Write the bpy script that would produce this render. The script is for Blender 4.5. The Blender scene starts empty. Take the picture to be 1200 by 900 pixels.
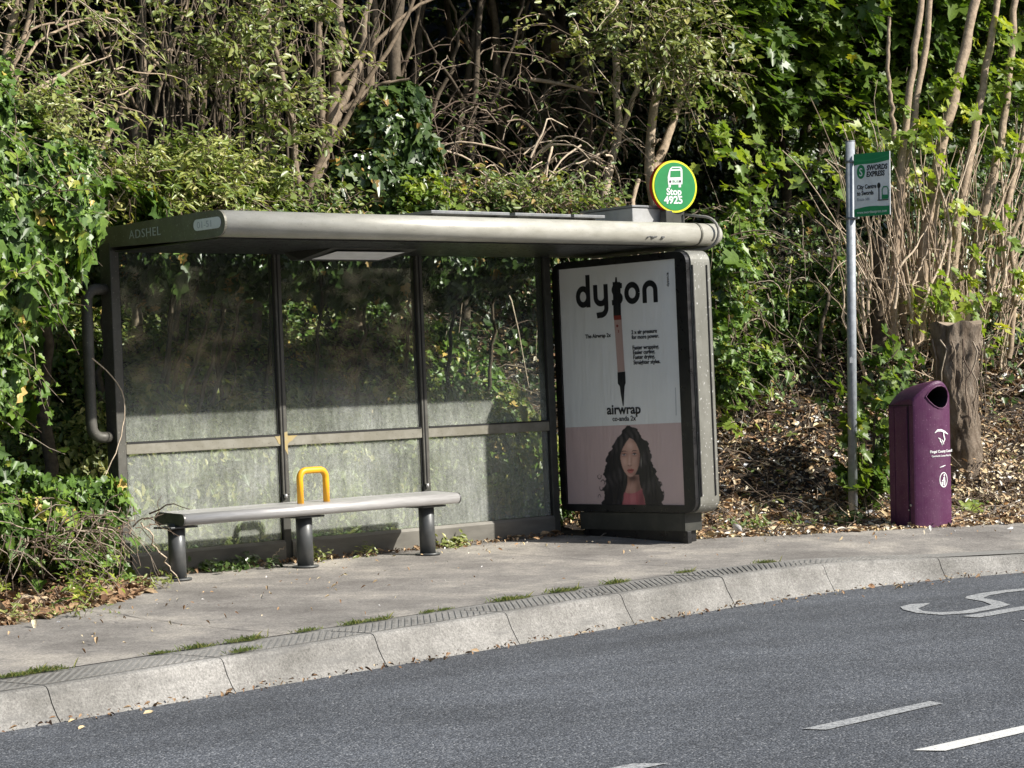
import bpy, bmesh, math
import numpy as np
from mathutils import Vector, Matrix

rng = np.random.default_rng(7)
D = bpy.data
scene = bpy.context.scene
COL = scene.collection

# ------------------------------------------------------------------ camera
CX, CY, CZ = -7.9551, -12.2459, 1.0329
YAW, PITCH, ROLL, FPX = 0.7427, 0.0035, -0.0409, 2714.7
_f = np.array([math.sin(YAW)*math.cos(PITCH), math.cos(YAW)*math.cos(PITCH), math.sin(PITCH)])
_r0 = np.array([math.cos(YAW), -math.sin(YAW), 0.0]); _u0 = np.cross(_r0, _f)
_r = math.cos(ROLL)*_r0 + math.sin(ROLL)*_u0
_u = -math.sin(ROLL)*_r0 + math.cos(ROLL)*_u0
cam = D.objects.new('camera', D.cameras.new('camera')); COL.objects.link(cam)
cam.matrix_world = Matrix(((_r[0], _u[0], -_f[0], CX), (_r[1], _u[1], -_f[1], CY), (_r[2], _u[2], -_f[2], CZ), (0, 0, 0, 1)))
cam.data.sensor_width = 36.0; cam.data.lens = FPX/1200*36.0
cam.data.clip_start = 0.1; cam.data.clip_end = 2000
scene.camera = cam

# ------------------------------------------------------------------ world, sun, exposure
SUNV = Vector((0.55, -1.0, 0.86)).normalized()
elev = math.asin(SUNV.z); az = math.atan2(SUNV.x, SUNV.y)
w = D.worlds.new('World'); scene.world = w; w.use_nodes = True
nt = w.node_tree; nt.nodes.clear()
sky = nt.nodes.new('ShaderNodeTexSky'); sky.sky_type = 'NISHITA'; sky.sun_disc = False
sky.sun_elevation = elev; sky.sun_rotation = az; sky.air_density = 1.0; sky.dust_density = 1.5
bg = nt.nodes.new('ShaderNodeBackground'); bg.inputs[1].default_value = 0.08
wo = nt.nodes.new('ShaderNodeOutputWorld')
nt.links.new(sky.outputs[0], bg.inputs[0]); nt.links.new(bg.outputs[0], wo.inputs[0])
sl = D.lights.new('sun', 'SUN'); sl.energy = 4.6; sl.angle = math.radians(0.53); sl.color = (1.0, 0.95, 0.87)
so = D.objects.new('sun', sl); COL.objects.link(so)
so.rotation_euler = SUNV.to_track_quat('Z', 'Y').to_euler(); so.location = (8, -14, 14)
vs = scene.view_settings
vs.view_transform = 'Standard'; vs.look = 'None'; vs.gamma = 1.0; vs.use_curve_mapping = False; vs.exposure = 0.75
scene.cycles.use_denoising = True
scene.cycles.max_bounces = 8; scene.cycles.transparent_max_bounces = 16
scene.cycles.transmission_bounces = 4; scene.cycles.diffuse_bounces = 3; scene.cycles.glossy_bounces = 3
scene.cycles.sample_clamp_indirect = 6.0

# ------------------------------------------------------------------ pixel helpers (planning aid: where a sight line meets a real plane)
O = np.array([CX, CY, CZ])
def ray(u, v): return _f + (u-600)/FPX*_r - (v-450)/FPX*_u
def at(u, v, Y):
    d = ray(u, v); return O + d*((Y-CY)/d[1])
def at_x(u, v, X):
    d = ray(u, v); return O + d*((X-CX)/d[0])
def at_z(u, v, Z):
    d = ray(u, v); return O + d*((Z-CZ)/d[2])

# ------------------------------------------------------------------ materials
def col(c): return (c[0], c[1], c[2], 1.0)
def new_mat(name):
    m = D.materials.new(name); m.use_nodes = True
    n = m.node_tree.nodes; b = n['Principled BSDF']; return m, m.node_tree, b
def N(nt, t, **k):
    n = nt.nodes.new(t)
    for a, v in k.items(): setattr(n, a, v)
    return n
def coords(nt, scale=(1, 1, 1)):
    tc = N(nt, 'ShaderNodeTexCoord'); mp = N(nt, 'ShaderNodeMapping'); mp.inputs['Scale'].default_value = scale
    nt.links.new(tc.outputs['Object'], mp.inputs[0]); return mp.outputs[0]
def noise(nt, v, s, detail=6, rough=0.6):
    n = N(nt, 'ShaderNodeTexNoise'); n.inputs['Scale'].default_value = s; n.inputs['Detail'].default_value = detail
    n.inputs['Roughness'].default_value = rough; nt.links.new(v, n.inputs['Vector']); return n.outputs['Fac']
def ramp(nt, f, stops):
    r = N(nt, 'ShaderNodeValToRGB'); e = r.color_ramp.elements
    while len(e) < len(stops): e.new(0.5)
    for i, (p, c) in enumerate(stops):
        e[i].position = p; e[i].color = col(c) if not isinstance(c, float) else (c, c, c, 1)
    nt.links.new(f, r.inputs[0]); return r.outputs[0]
def mix(nt, f, a, b, typ='MIX'):
    m = N(nt, 'ShaderNodeMix', data_type='RGBA', blend_type=typ)
    for s, i in ((f, 0), (a, 6), (b, 7)):
        if isinstance(s, (int, float)): m.inputs[i].default_value = s
        elif isinstance(s, tuple): m.inputs[i].default_value = col(s)
        else: nt.links.new(s, m.inputs[i])
    return m.outputs[2]
def bump(nt, b, h, strength, dist=0.01):
    n = N(nt, 'ShaderNodeBump'); n.inputs['Strength'].default_value = strength; n.inputs['Distance'].default_value = dist
    nt.links.new(h, n.inputs['Height']); nt.links.new(n.outputs[0], b.inputs['Normal'])

def worn(name, base, dirt, rough=0.5, metal=0.0, scale=6.0, amt=(0.45, 0.75), bmp=0.1, stretch=(1, 1, 1), speck=None, fine=60):
    m, nt, b = new_mat(name); v = coords(nt, stretch)
    f = ramp(nt, noise(nt, v, scale, 8, 0.65), [(amt[0], 0.0), (amt[1], 1.0)])
    c = mix(nt, f, base, dirt)
    if speck:
        s = ramp(nt, noise(nt, v, fine*1.5, 2, 0.5), [(0.66, 0.0), (0.72, 1.0)]); c = mix(nt, s, c, speck)
    nt.links.new(c, b.inputs['Base Color']); b.inputs['Roughness'].default_value = rough; b.inputs['Metallic'].default_value = metal
    r = ramp(nt, noise(nt, v, scale*2.3, 6, 0.6), [(0.3, max(0.05, rough-0.13)), (0.7, min(1.0, rough+0.15))])
    nt.links.new(r, b.inputs['Roughness'])
    if bmp: bump(nt, b, noise(nt, v, fine, 4, 0.6), bmp, 0.004)
    return m
def flat(name, c, rough=0.6):
    m, nt, b = new_mat(name); v = coords(nt)
    d = tuple(x*0.82 for x in c)
    nt.links.new(mix(nt, ramp(nt, noise(nt, v, 14, 5), [(0.4, 0.0), (0.75, 1.0)]), c, d), b.inputs['Base Color'])
    b.inputs['Roughness'].default_value = rough
    return m
def leafmat(name, stops, rough=0.42, trans=0.3, tint=(1.2, 1.25, 0.45), spec=0.5):
    m, nt, b = new_mat(name)
    a = N(nt, 'ShaderNodeAttribute', attribute_name='var')
    c = ramp(nt, a.outputs['Fac'], stops)
    v = coords(nt); vn = ramp(nt, noise(nt, v, 45, 3), [(0.3, 0.75), (0.7, 1.2)])
    c = mix(nt, 1.0, c, vn, 'MULTIPLY')
    nt.links.new(c, b.inputs['Base Color']); b.inputs['Roughness'].default_value = rough
    b.inputs['Specular IOR Level'].default_value = spec
    tr = N(nt, 'ShaderNodeBsdfTranslucent'); nt.links.new(mix(nt, 1.0, c, tint, 'MULTIPLY'), tr.inputs[0])
    ms = N(nt, 'ShaderNodeMixShader'); ms.inputs[0].default_value = trans
    nt.links.new(b.outputs[0], ms.inputs[1]); nt.links.new(tr.outputs[0], ms.inputs[2])
    nt.links.new(ms.outputs[0], nt.nodes['Material Output'].inputs[0])
    return m
def varmat(name, stops, rough=0.85, scale=40):
    m, nt, b = new_mat(name)
    a = N(nt, 'ShaderNodeAttribute', attribute_name='var'); c = ramp(nt, a.outputs['Fac'], stops)
    v = coords(nt); vn = ramp(nt, noise(nt, v, scale, 4), [(0.3, 0.6), (0.7, 1.25)])
    nt.links.new(mix(nt, 1.0, c, vn, 'MULTIPLY'), b.inputs['Base Color']); b.inputs['Roughness'].default_value = rough
    b.inputs['Specular IOR Level'].default_value = 0.25
    bump(nt, b, noise(nt, v, scale*2, 5, 0.7), 0.5, 0.01)
    return m

M = {}
M['olive'] = worn('olive_paint', (0.125, 0.12, 0.095), (0.20, 0.195, 0.165), 0.5, 0.25, 5, bmp=0.08, speck=(0.30, 0.29, 0.26))
M['roof'] = worn('roof_paint', (0.46, 0.45, 0.40), (0.34, 0.33, 0.28), 0.42, 0.15, 4, (0.35, 0.7), bmp=0.06, speck=(0.22, 0.21, 0.17), stretch=(1, 3, 3))
M['darkpaint'] = worn('dark_paint', (0.045, 0.046, 0.04), (0.085, 0.083, 0.07), 0.5, 0.2, 5, bmp=0.08)
M['post'] = worn('post_paint', (0.08, 0.077, 0.066), (0.13, 0.127, 0.11), 0.5, 0.25, 5, bmp=0.08, speck=(0.26, 0.25, 0.21))
M['rail'] = worn('rail_paint', (0.20, 0.19, 0.15), (0.29, 0.28, 0.24), 0.5, 0.2, 7, bmp=0.08, speck=(0.12, 0.11, 0.09))
M['kick'] = worn('kick_plate_paint', (0.115, 0.11, 0.095), (0.20, 0.19, 0.165), 0.6, 0.2, 3.5, (0.3, 0.7), bmp=0.1, stretch=(1, 1, 4))
M['black'] = worn('black_paint', (0.010, 0.010, 0.011), (0.022, 0.021, 0.020), 0.35, 0.0, 8, bmp=0.05)
M['rubber'] = flat('seal_rubber', (0.012, 0.012, 0.012), 0.7)
M['case'] = worn('case_paint', (0.165, 0.163, 0.14), (0.24, 0.238, 0.21), 0.5, 0.2, 6, bmp=0.08, speck=(0.62, 0.62, 0.60), stretch=(1, 1, 0.4))
M['steel'] = worn('brushed_steel', (0.50, 0.495, 0.49), (0.30, 0.29, 0.28), 0.42, 0.35, 9, (0.4, 0.75), bmp=0.05, stretch=(0.3, 4, 4))
M['cap'] = worn('seat_cap_steel', (0.10, 0.10, 0.10), (0.2, 0.19, 0.18), 0.4, 0.5, 20, bmp=0.1)
M['legs'] = worn('bench_leg_paint', (0.075, 0.08, 0.082), (0.12, 0.12, 0.115), 0.45, 0.3, 8, bmp=0.05)
M['galv'] = worn('galvanised_steel', (0.34, 0.37, 0.40), (0.24, 0.26, 0.28), 0.55, 0.15, 22, (0.35, 0.65), bmp=0.06)
M['yellow'] = worn('yellow_paint', (0.80, 0.40, 0.015), (0.72, 0.33, 0.01), 0.4, 0.0, 18, (0.5, 0.75), bmp=0.05)
M['yworn'] = worn('worn_yellow_primer', (0.36, 0.28, 0.12), (0.33, 0.29, 0.20), 0.6, 0.0, 30, bmp=0.05)
M['purple'] = worn('purple_plastic', (0.072, 0.012, 0.055), (0.095, 0.026, 0.073), 0.5, 0.0, 7, (0.4, 0.8), bmp=0.12, speck=(0.19, 0.09, 0.16))
M['hole'] = flat('bin_inside', (0.012, 0.008, 0.012), 0.8)
M['white'] = flat('white_print', (0.72, 0.73, 0.73), 0.6)
M['sgreen'] = flat('sign_green', (0.004, 0.22, 0.055), 0.45)
M['syellow'] = flat('sign_yellow', (0.72, 0.72, 0.02), 0.45)
M['sred'] = flat('sign_red', (0.45, 0.02, 0.01), 0.5)
M['flagwhite'] = flat('flag_white', (0.88, 0.89, 0.90), 0.5)
M['flaggreen'] = flat('flag_green', (0.015, 0.27, 0.10), 0.5)
M['flaggreen2'] = flat('flag_mid_green', (0.03, 0.32, 0.13), 0.5)
M['ink'] = flat('dark_ink', (0.018, 0.020, 0.022), 0.6)
M['greyink'] = flat('grey_ink', (0.42, 0.44, 0.46), 0.6)
M['diff'] = flat('lamp_diffuser', (0.85, 0.86, 0.87), 0.4)
M['solar'] = worn('solar_frame', (0.20, 0.21, 0.22), (0.27, 0.27, 0.27), 0.4, 0.4, 10)
M['boxm'] = worn('grey_box_paint', (0.36, 0.365, 0.365), (0.28, 0.28, 0.27), 0.5, 0.1, 9)
M['cable'] = flat('cable_sleeve', (0.22, 0.21, 0.19), 0.6)

def paper(name, c, c2):
    m, nt, b = new_mat(name); v = coords(nt, (1, 1, 1))
    f = ramp(nt, noise(nt, v, 2.2, 3), [(0.3, 0.0), (0.75, 1.0)])
    nt.links.new(mix(nt, f, c, c2), b.inputs['Base Color']); b.inputs['Roughness'].default_value = 0.28
    v2 = coords(nt, (1, 9, 1.2)); bump(nt, b, noise(nt, v2, 2.0, 2), 0.25, 0.03)
    return m
M['paper'] = paper('poster_white', (0.80, 0.815, 0.81), (0.72, 0.745, 0.745))
M['pink'] = paper('poster_pink', (0.62, 0.47, 0.455), (0.53, 0.41, 0.405))
M['pinkrose'] = paper('poster_rose_top', (0.42, 0.10, 0.13), (0.36, 0.08, 0.11))
M['hair'] = paper('poster_hair', (0.022, 0.018, 0.022), (0.034, 0.028, 0.034))
M['hair2'] = paper('poster_hair_sheen', (0.06, 0.05, 0.055), (0.05, 0.04, 0.045))
M['skin'] = paper('poster_skin', (0.52, 0.31, 0.26), (0.47, 0.27, 0.22))
M['skin2'] = paper('poster_skin_deep', (0.33, 0.17, 0.14), (0.30, 0.15, 0.13))
M['skin3'] = paper('poster_skin_pale', (0.66, 0.45, 0.38), (0.62, 0.42, 0.36))
M['lips'] = paper('poster_lips', (0.38, 0.09, 0.08), (0.33, 0.07, 0.07))
M['blush'] = paper('poster_eyeshadow', (0.36, 0.14, 0.12), (0.33, 0.13, 0.11))
M['pen'] = paper('poster_pen_body', (0.46, 0.33, 0.30), (0.42, 0.30, 0.27))
M['copper'] = paper('poster_copper', (0.26, 0.05, 0.04), (0.2, 0.04, 0.03))
M['pink_ink'] = paper('poster_ink', (0.014, 0.015, 0.018), (0.02, 0.02, 0.024))

# dirty glass: clear tinted pane, green-grey film of algae and dust, mirror sheen
def glassmat(name, film_lo, film_hi, seed):
    m, nt, b = new_mat(name); nt.nodes.remove(b)
    v = coords(nt); mp = N(nt, 'ShaderNodeMapping'); mp.inputs['Location'].default_value = (seed, seed*2, 0); nt.links.new(v, mp.inputs[0]); v = mp.outputs[0]
    tr = N(nt, 'ShaderNodeBsdfTransparent'); tr.inputs[0].default_value = (0.92, 0.945, 0.925, 1)
    df = N(nt, 'ShaderNodeBsdfDiffuse'); tl = N(nt, 'ShaderNodeBsdfTranslucent')
    dirt = mix(nt, ramp(nt, noise(nt, v, 3.0, 5), [(0.35, 0.0), (0.7, 1.0)]), (0.86, 0.88, 0.84), (0.74, 0.78, 0.66))
    nt.links.new(dirt, df.inputs[0]); nt.links.new(dirt, tl.inputs[0])
    film = N(nt, 'ShaderNodeMixShader'); film.inputs[0].default_value = 0.25
    nt.links.new(df.outputs[0], film.inputs[1]); nt.links.new(tl.outputs[0], film.inputs[2])
    big = noise(nt, v, 1.7, 6, 0.6); v2 = N(nt, 'ShaderNodeMapping'); v2.inputs['Scale'].default_value = (9, 1, 1.1); nt.links.new(v, v2.inputs[0])
    streak = noise(nt, v2.outputs[0], 2.6, 7, 0.7); fine = noise(nt, v, 55, 3, 0.7)
    a = N(nt, 'ShaderNodeMath', operation='MULTIPLY'); nt.links.new(big, a.inputs[0]); nt.links.new(streak, a.inputs[1])
    a2 = N(nt, 'ShaderNodeMath', operation='MULTIPLY'); nt.links.new(a.outputs[0], a2.inputs[0]); nt.links.new(fine, a2.inputs[1])
    f = ramp(nt, a2.outputs[0], [(0.04, film_lo), (0.24, film_hi)])
    # roof shade worked into the dirt film: thinned above the shadow line
    sx = N(nt, 'ShaderNodeSeparateXYZ'); tc = N(nt, 'ShaderNodeTexCoord'); nt.links.new(tc.outputs['Object'], sx.inputs[0])
    g = N(nt, 'ShaderNodeMapRange'); g.inputs[1].default_value = 0.85; g.inputs[2].default_value = 1.35; g.inputs[3].default_value = 1.3; g.inputs[4].default_value = 0.16
    nt.links.new(sx.outputs['Z'], g.inputs[0])
    fm = N(nt, 'ShaderNodeMath', operation='MULTIPLY'); nt.links.new(f, fm.inputs[0]); nt.links.new(g.outputs[0], fm.inputs[1])
    m1 = N(nt, 'ShaderNodeMixShader'); nt.links.new(fm.outputs[0], m1.inputs[0]); nt.links.new(tr.outputs[0], m1.inputs[1]); nt.links.new(film.outputs[0], m1.inputs[2])
    gl = N(nt, 'ShaderNodeBsdfGlossy'); gl.inputs['Roughness'].default_value = 0.04
    fr = N(nt, 'ShaderNodeFresnel'); fr.inputs[0].default_value = 1.27
    m2 = N(nt, 'ShaderNodeMixShader'); nt.links.new(fr.outputs[0], m2.inputs[0]); nt.links.new(m1.outputs[0], m2.inputs[1]); nt.links.new(gl.outputs[0], m2.inputs[2])
    nt.links.new(m2.outputs[0], nt.nodes['Material Output'].inputs[0])
    return m
M['glass_up'] = glassmat('dirty_glass_upper', 0.04, 0.27, 0.0)
M['glass_lo'] = glassmat('dirty_glass_lower', 0.05, 0.27, 5.0)

def asphalt():
    m, nt, b = new_mat('asphalt'); v = coords(nt)
    vo = N(nt, 'ShaderNodeTexVoronoi'); vo.inputs['Scale'].default_value = 120; nt.links.new(v, vo.inputs['Vector'])
    stone = ramp(nt, vo.outputs['Color'], [(0.1, (0.034, 0.038, 0.045)), (0.4, (0.080, 0.088, 0.102)), (0.75, (0.140, 0.152, 0.172)), (0.93, (0.33, 0.34, 0.35))])
    vb = coords(nt, (0.12, 1.0, 1.0)); tr_ = noise(nt, vb, 1.1, 3)
    big = mix(nt, 1.0, ramp(nt, noise(nt, v, 0.8, 7, 0.65), [(0.35, 0.76), (0.65, 1.25)]), ramp(nt, tr_, [(0.38, 0.80), (0.62, 1.18)]), 'MULTIPLY')
    spot = ramp(nt, noise(nt, v, 2.3, 6, 0.7), [(0.64, 1.0), (0.72, 0.80)]); big = mix(nt, 1.0, big, spot, 'MULTIPLY')
    c = mix(nt, 1.0, stone, big, 'MULTIPLY')
    gap = ramp(nt, vo.outputs['Distance'], [(0.0, 1.0), (0.7, 0.45)])
    c = mix(nt, 0.8, c, gap, 'MULTIPLY')
    nt.links.new(c, b.inputs['Base Color']); b.inputs['Roughness'].default_value = 0.8
    inv = N(nt, 'ShaderNodeMath', operation='SUBTRACT'); inv.inputs[0].default_value = 1; nt.links.new(vo.outputs['Distance'], inv.inputs[1])
    bump(nt, b, inv.outputs[0], 0.7, 0.006)
    return m
M['asphalt'] = asphalt()
def paving():
    m, nt, b = new_mat('footway_surface'); v = coords(nt)
    big = ramp(nt, noise(nt, v, 1.1, 9, 0.72), [(0.36, (0.135, 0.124, 0.112)), (0.5, (0.225, 0.210, 0.190)), (0.62, (0.35, 0.322, 0.28))])
    g = ramp(nt, noise(nt, v, 75, 4, 0.85), [(0.33, 0.45), (0.67, 1.5)])
    c = mix(nt, 1.0, big, g, 'MULTIPLY')
    dk = ramp(nt, noise(nt, v, 3.2, 9, 0.78), [(0.54, 0.0), (0.70, 0.85)])
    c = mix(nt, dk, c, (0.125, 0.118, 0.108))
    lt = ramp(nt, noise(nt, v, 140, 2, 0.5), [(0.70, 0.0), (0.74, 1.0)])
    c = mix(nt, lt, c, (0.42, 0.40, 0.36))
    nt.links.new(c, b.inputs['Base Color']); b.inputs['Roughness'].default_value = 0.9
    bump(nt, b, noise(nt, v, 120, 5, 0.8), 0.5, 0.006)
    return m
M['paving'] = paving()
def kerbmat():
    m, nt, b = new_mat('kerb_concrete'); v = coords(nt)
    c = ramp(nt, noise(nt, v, 1.6, 8, 0.7), [(0.34, (0.135, 0.130, 0.118)), (0.5, (0.225, 0.218, 0.202)), (0.66, (0.33, 0.32, 0.30))])
    c = mix(nt, 1.0, c, ramp(nt, noise(nt, v, 90, 4, 0.8), [(0.32, 0.5), (0.68, 1.35)]), 'MULTIPLY')
    pit = ramp(nt, noise(nt, v, 34, 3, 0.6), [(0.60, 0.0), (0.66, 1.0)])
    patch = ramp(nt, noise(nt, v, 1.3, 3), [(0.48, 0.0), (0.62, 1.0)])
    c = mix(nt, mix(nt, 1.0, pit, patch, 'MULTIPLY'), c, (0.15, 0.14, 0.13))
    scuff = ramp(nt, noise(nt, coords(nt, (0.35, 1, 3)), 5, 6, 0.7), [(0.55, 0.0), (0.70, 0.6)]); c = mix(nt, scuff, c, (0.13, 0.128, 0.122))
    st = ramp(nt, noise(nt, v, 9, 6, 0.75), [(0.60, 0.0), (0.70, 1.0)])
    c = mix(nt, st, c, (0.14, 0.135, 0.125))
    nt.links.new(c, b.inputs['Base Color']); b.inputs['Roughness'].default_value = 0.88
    bump(nt, b, noise(nt, v, 70, 6, 0.8), 0.6, 0.008)
    return m
M['kerb'] = kerbmat()
M['kerbdark'] = worn('kerb_groove_grey', (0.20, 0.195, 0.18), (0.27, 0.262, 0.245), 0.9, 0, 20)  # mid grey bed between the ribs
def paintmat(name, c, cover):
    m, nt, b = new_mat(name); v = coords(nt)
    vo = N(nt, 'ShaderNodeTexVoronoi'); vo.inputs['Scale'].default_value = 75; nt.links.new(v, vo.inputs['Vector'])
    n = noise(nt, v, 70, 6, 0.85)
    f = ramp(nt, n, [(cover-0.05, 0.0), (cover+0.06, 1.0)])
    cc = mix(nt, f, c, (0.10, 0.105, 0.115))
    nt.links.new(cc, b.inputs['Base Color']); b.inputs['Roughness'].default_value = 0.75
    bump(nt, b, n, 0.5, 0.006)
    return m
M['paint'] = paintmat('road_paint', (0.66, 0.66, 0.63), 0.60)
M['paintold'] = paintmat('faded_road_paint', (0.40, 0.41, 0.41), 0.52)
def soilmat():
    m, nt, b = new_mat('soil'); v = coords(nt)
    c = ramp(nt, noise(nt, v, 12, 8, 0.75), [(0.3, (0.016, 0.012, 0.008)), (0.55, (0.035, 0.026, 0.018)), (0.75, (0.08, 0.06, 0.04))])
    nt.links.new(c, b.inputs['Base Color']); b.inputs['Roughness'].default_value = 0.95
    bump(nt, b, noise(nt, v, 30, 8, 0.8), 0.8, 0.03)
    return m
M['soil'] = soilmat()
M['bark'] = varmat('bark', [(0.0, (0.10, 0.075, 0.05)), (0.5, (0.19, 0.145, 0.10)), (1.0, (0.30, 0.24, 0.175))], 0.85, 30)
M['barkpale'] = varmat('pale_bark', [(0.0, (0.227, 0.166, 0.116)), (0.5, (0.409, 0.317, 0.225)), (1.0, (0.605, 0.498, 0.378))], 0.8, 26)
M['barkdark'] = varmat('dark_bark', [(0.0, (0.055, 0.045, 0.032)), (0.5, (0.095, 0.075, 0.055)), (1.0, (0.15, 0.12, 0.085))], 0.9, 26)
M['cane'] = varmat('dry_cane', [(0.0, (0.09, 0.06, 0.045)), (0.5, (0.20, 0.15, 0.11)), (1.0, (0.42, 0.35, 0.27))], 0.7, 30)
def stumpbark():
    m, nt, b = new_mat('stump_bark'); v = coords(nt, (1, 1, 0.45))
    n1 = noise(nt, v, 9, 9, 0.75); c = ramp(nt, n1, [(0.3, (0.09, 0.068, 0.05)), (0.43, (0.20, 0.155, 0.115)), (0.58, (0.33, 0.27, 0.21)), (0.75, (0.46, 0.40, 0.33))])
    nt.links.new(c, b.inputs['Base Color']); b.inputs['Roughness'].default_value = 0.95; b.inputs['Specular IOR Level'].default_value = 0.2
    bump(nt, b, noise(nt, v, 22, 9, 0.8), 1.0, 0.05); return m
M['stumpbark'] = stumpbark()
M['wood'] = worn('cut_wood', (0.30, 0.235, 0.17), (0.17, 0.13, 0.095), 0.9, 0, 18, bmp=0.4)
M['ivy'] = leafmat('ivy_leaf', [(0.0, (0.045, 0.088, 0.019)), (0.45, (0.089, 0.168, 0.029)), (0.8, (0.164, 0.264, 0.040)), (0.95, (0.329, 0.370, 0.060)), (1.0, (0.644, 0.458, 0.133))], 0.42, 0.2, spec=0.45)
M['ivyd'] = leafmat('dark_ivy_leaf', [(0.0, (0.019, 0.042, 0.010)), (0.5, (0.044, 0.081, 0.018)), (0.95, (0.078, 0.125, 0.025)), (1.0, (0.312, 0.197, 0.053))], 0.36, 0.12, spec=0.5)  # darker copy of the ivy greens, thicket shade put into the colour
M['shade'] = leafmat('opaque_hedge_leaf', [(0.0, (0.008, 0.022, 0.008)), (1.0, (0.02, 0.045, 0.015))], 0.6, 0.0, spec=0.2)
M['privet'] = leafmat('privet_leaf', [(0.0, (0.072, 0.113, 0.030)), (0.45, (0.168, 0.211, 0.055)), (0.85, (0.300, 0.324, 0.102)), (1.0, (0.504, 0.454, 0.170))], 0.38, 0.25)
M['varieg'] = leafmat('pale_shrub_leaf', [(0.0, (0.095, 0.162, 0.036)), (0.4, (0.191, 0.255, 0.060)), (0.8, (0.357, 0.382, 0.121)), (1.0, (0.535, 0.485, 0.266))], 0.35, 0.3)
M['maple'] = leafmat('maple_leaf', [(0.0, (0.048, 0.094, 0.021)), (0.5, (0.099, 0.172, 0.029)), (0.9, (0.196, 0.264, 0.040)), (1.0, (0.522, 0.415, 0.046))], 0.4, 0.4)
M['maplelit'] = leafmat('lit_pale_leaf', [(0.0, (0.102, 0.178, 0.035)), (0.5, (0.189, 0.279, 0.048)), (0.85, (0.348, 0.418, 0.059)), (1.0, (0.560, 0.506, 0.059))], 0.4, 0.42)  # maple greens lifted, sunlight put into the colour; also yellow-green weeds
M['bramble'] = leafmat('bramble_leaf', [(0.0, (0.053, 0.108, 0.025)), (0.5, (0.122, 0.185, 0.044)), (0.85, (0.227, 0.262, 0.069)), (1.0, (0.525, 0.262, 0.101))], 0.45, 0.28)
M['grass'] = leafmat('grass_blade', [(0.0, (0.07, 0.12, 0.02)), (0.5, (0.13, 0.19, 0.035)), (1.0, (0.36, 0.33, 0.12))], 0.55, 0.3)
M['litter'] = varmat('dead_leaf', [(0.0, (0.152, 0.084, 0.045)), (0.4, (0.432, 0.276, 0.151)), (0.7, (0.700, 0.585, 0.354)), (0.93, (0.700, 0.700, 0.700)), (1.0, (0.700, 0.700, 0.700))], 0.8, 60)
M['litterred'] = varmat('russet_leaf', [(0.0, (0.11, 0.055, 0.03)), (0.4, (0.30, 0.18, 0.10)), (0.75, (0.46, 0.33, 0.20)), (1.0, (0.64, 0.54, 0.36))], 0.8, 60)

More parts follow.
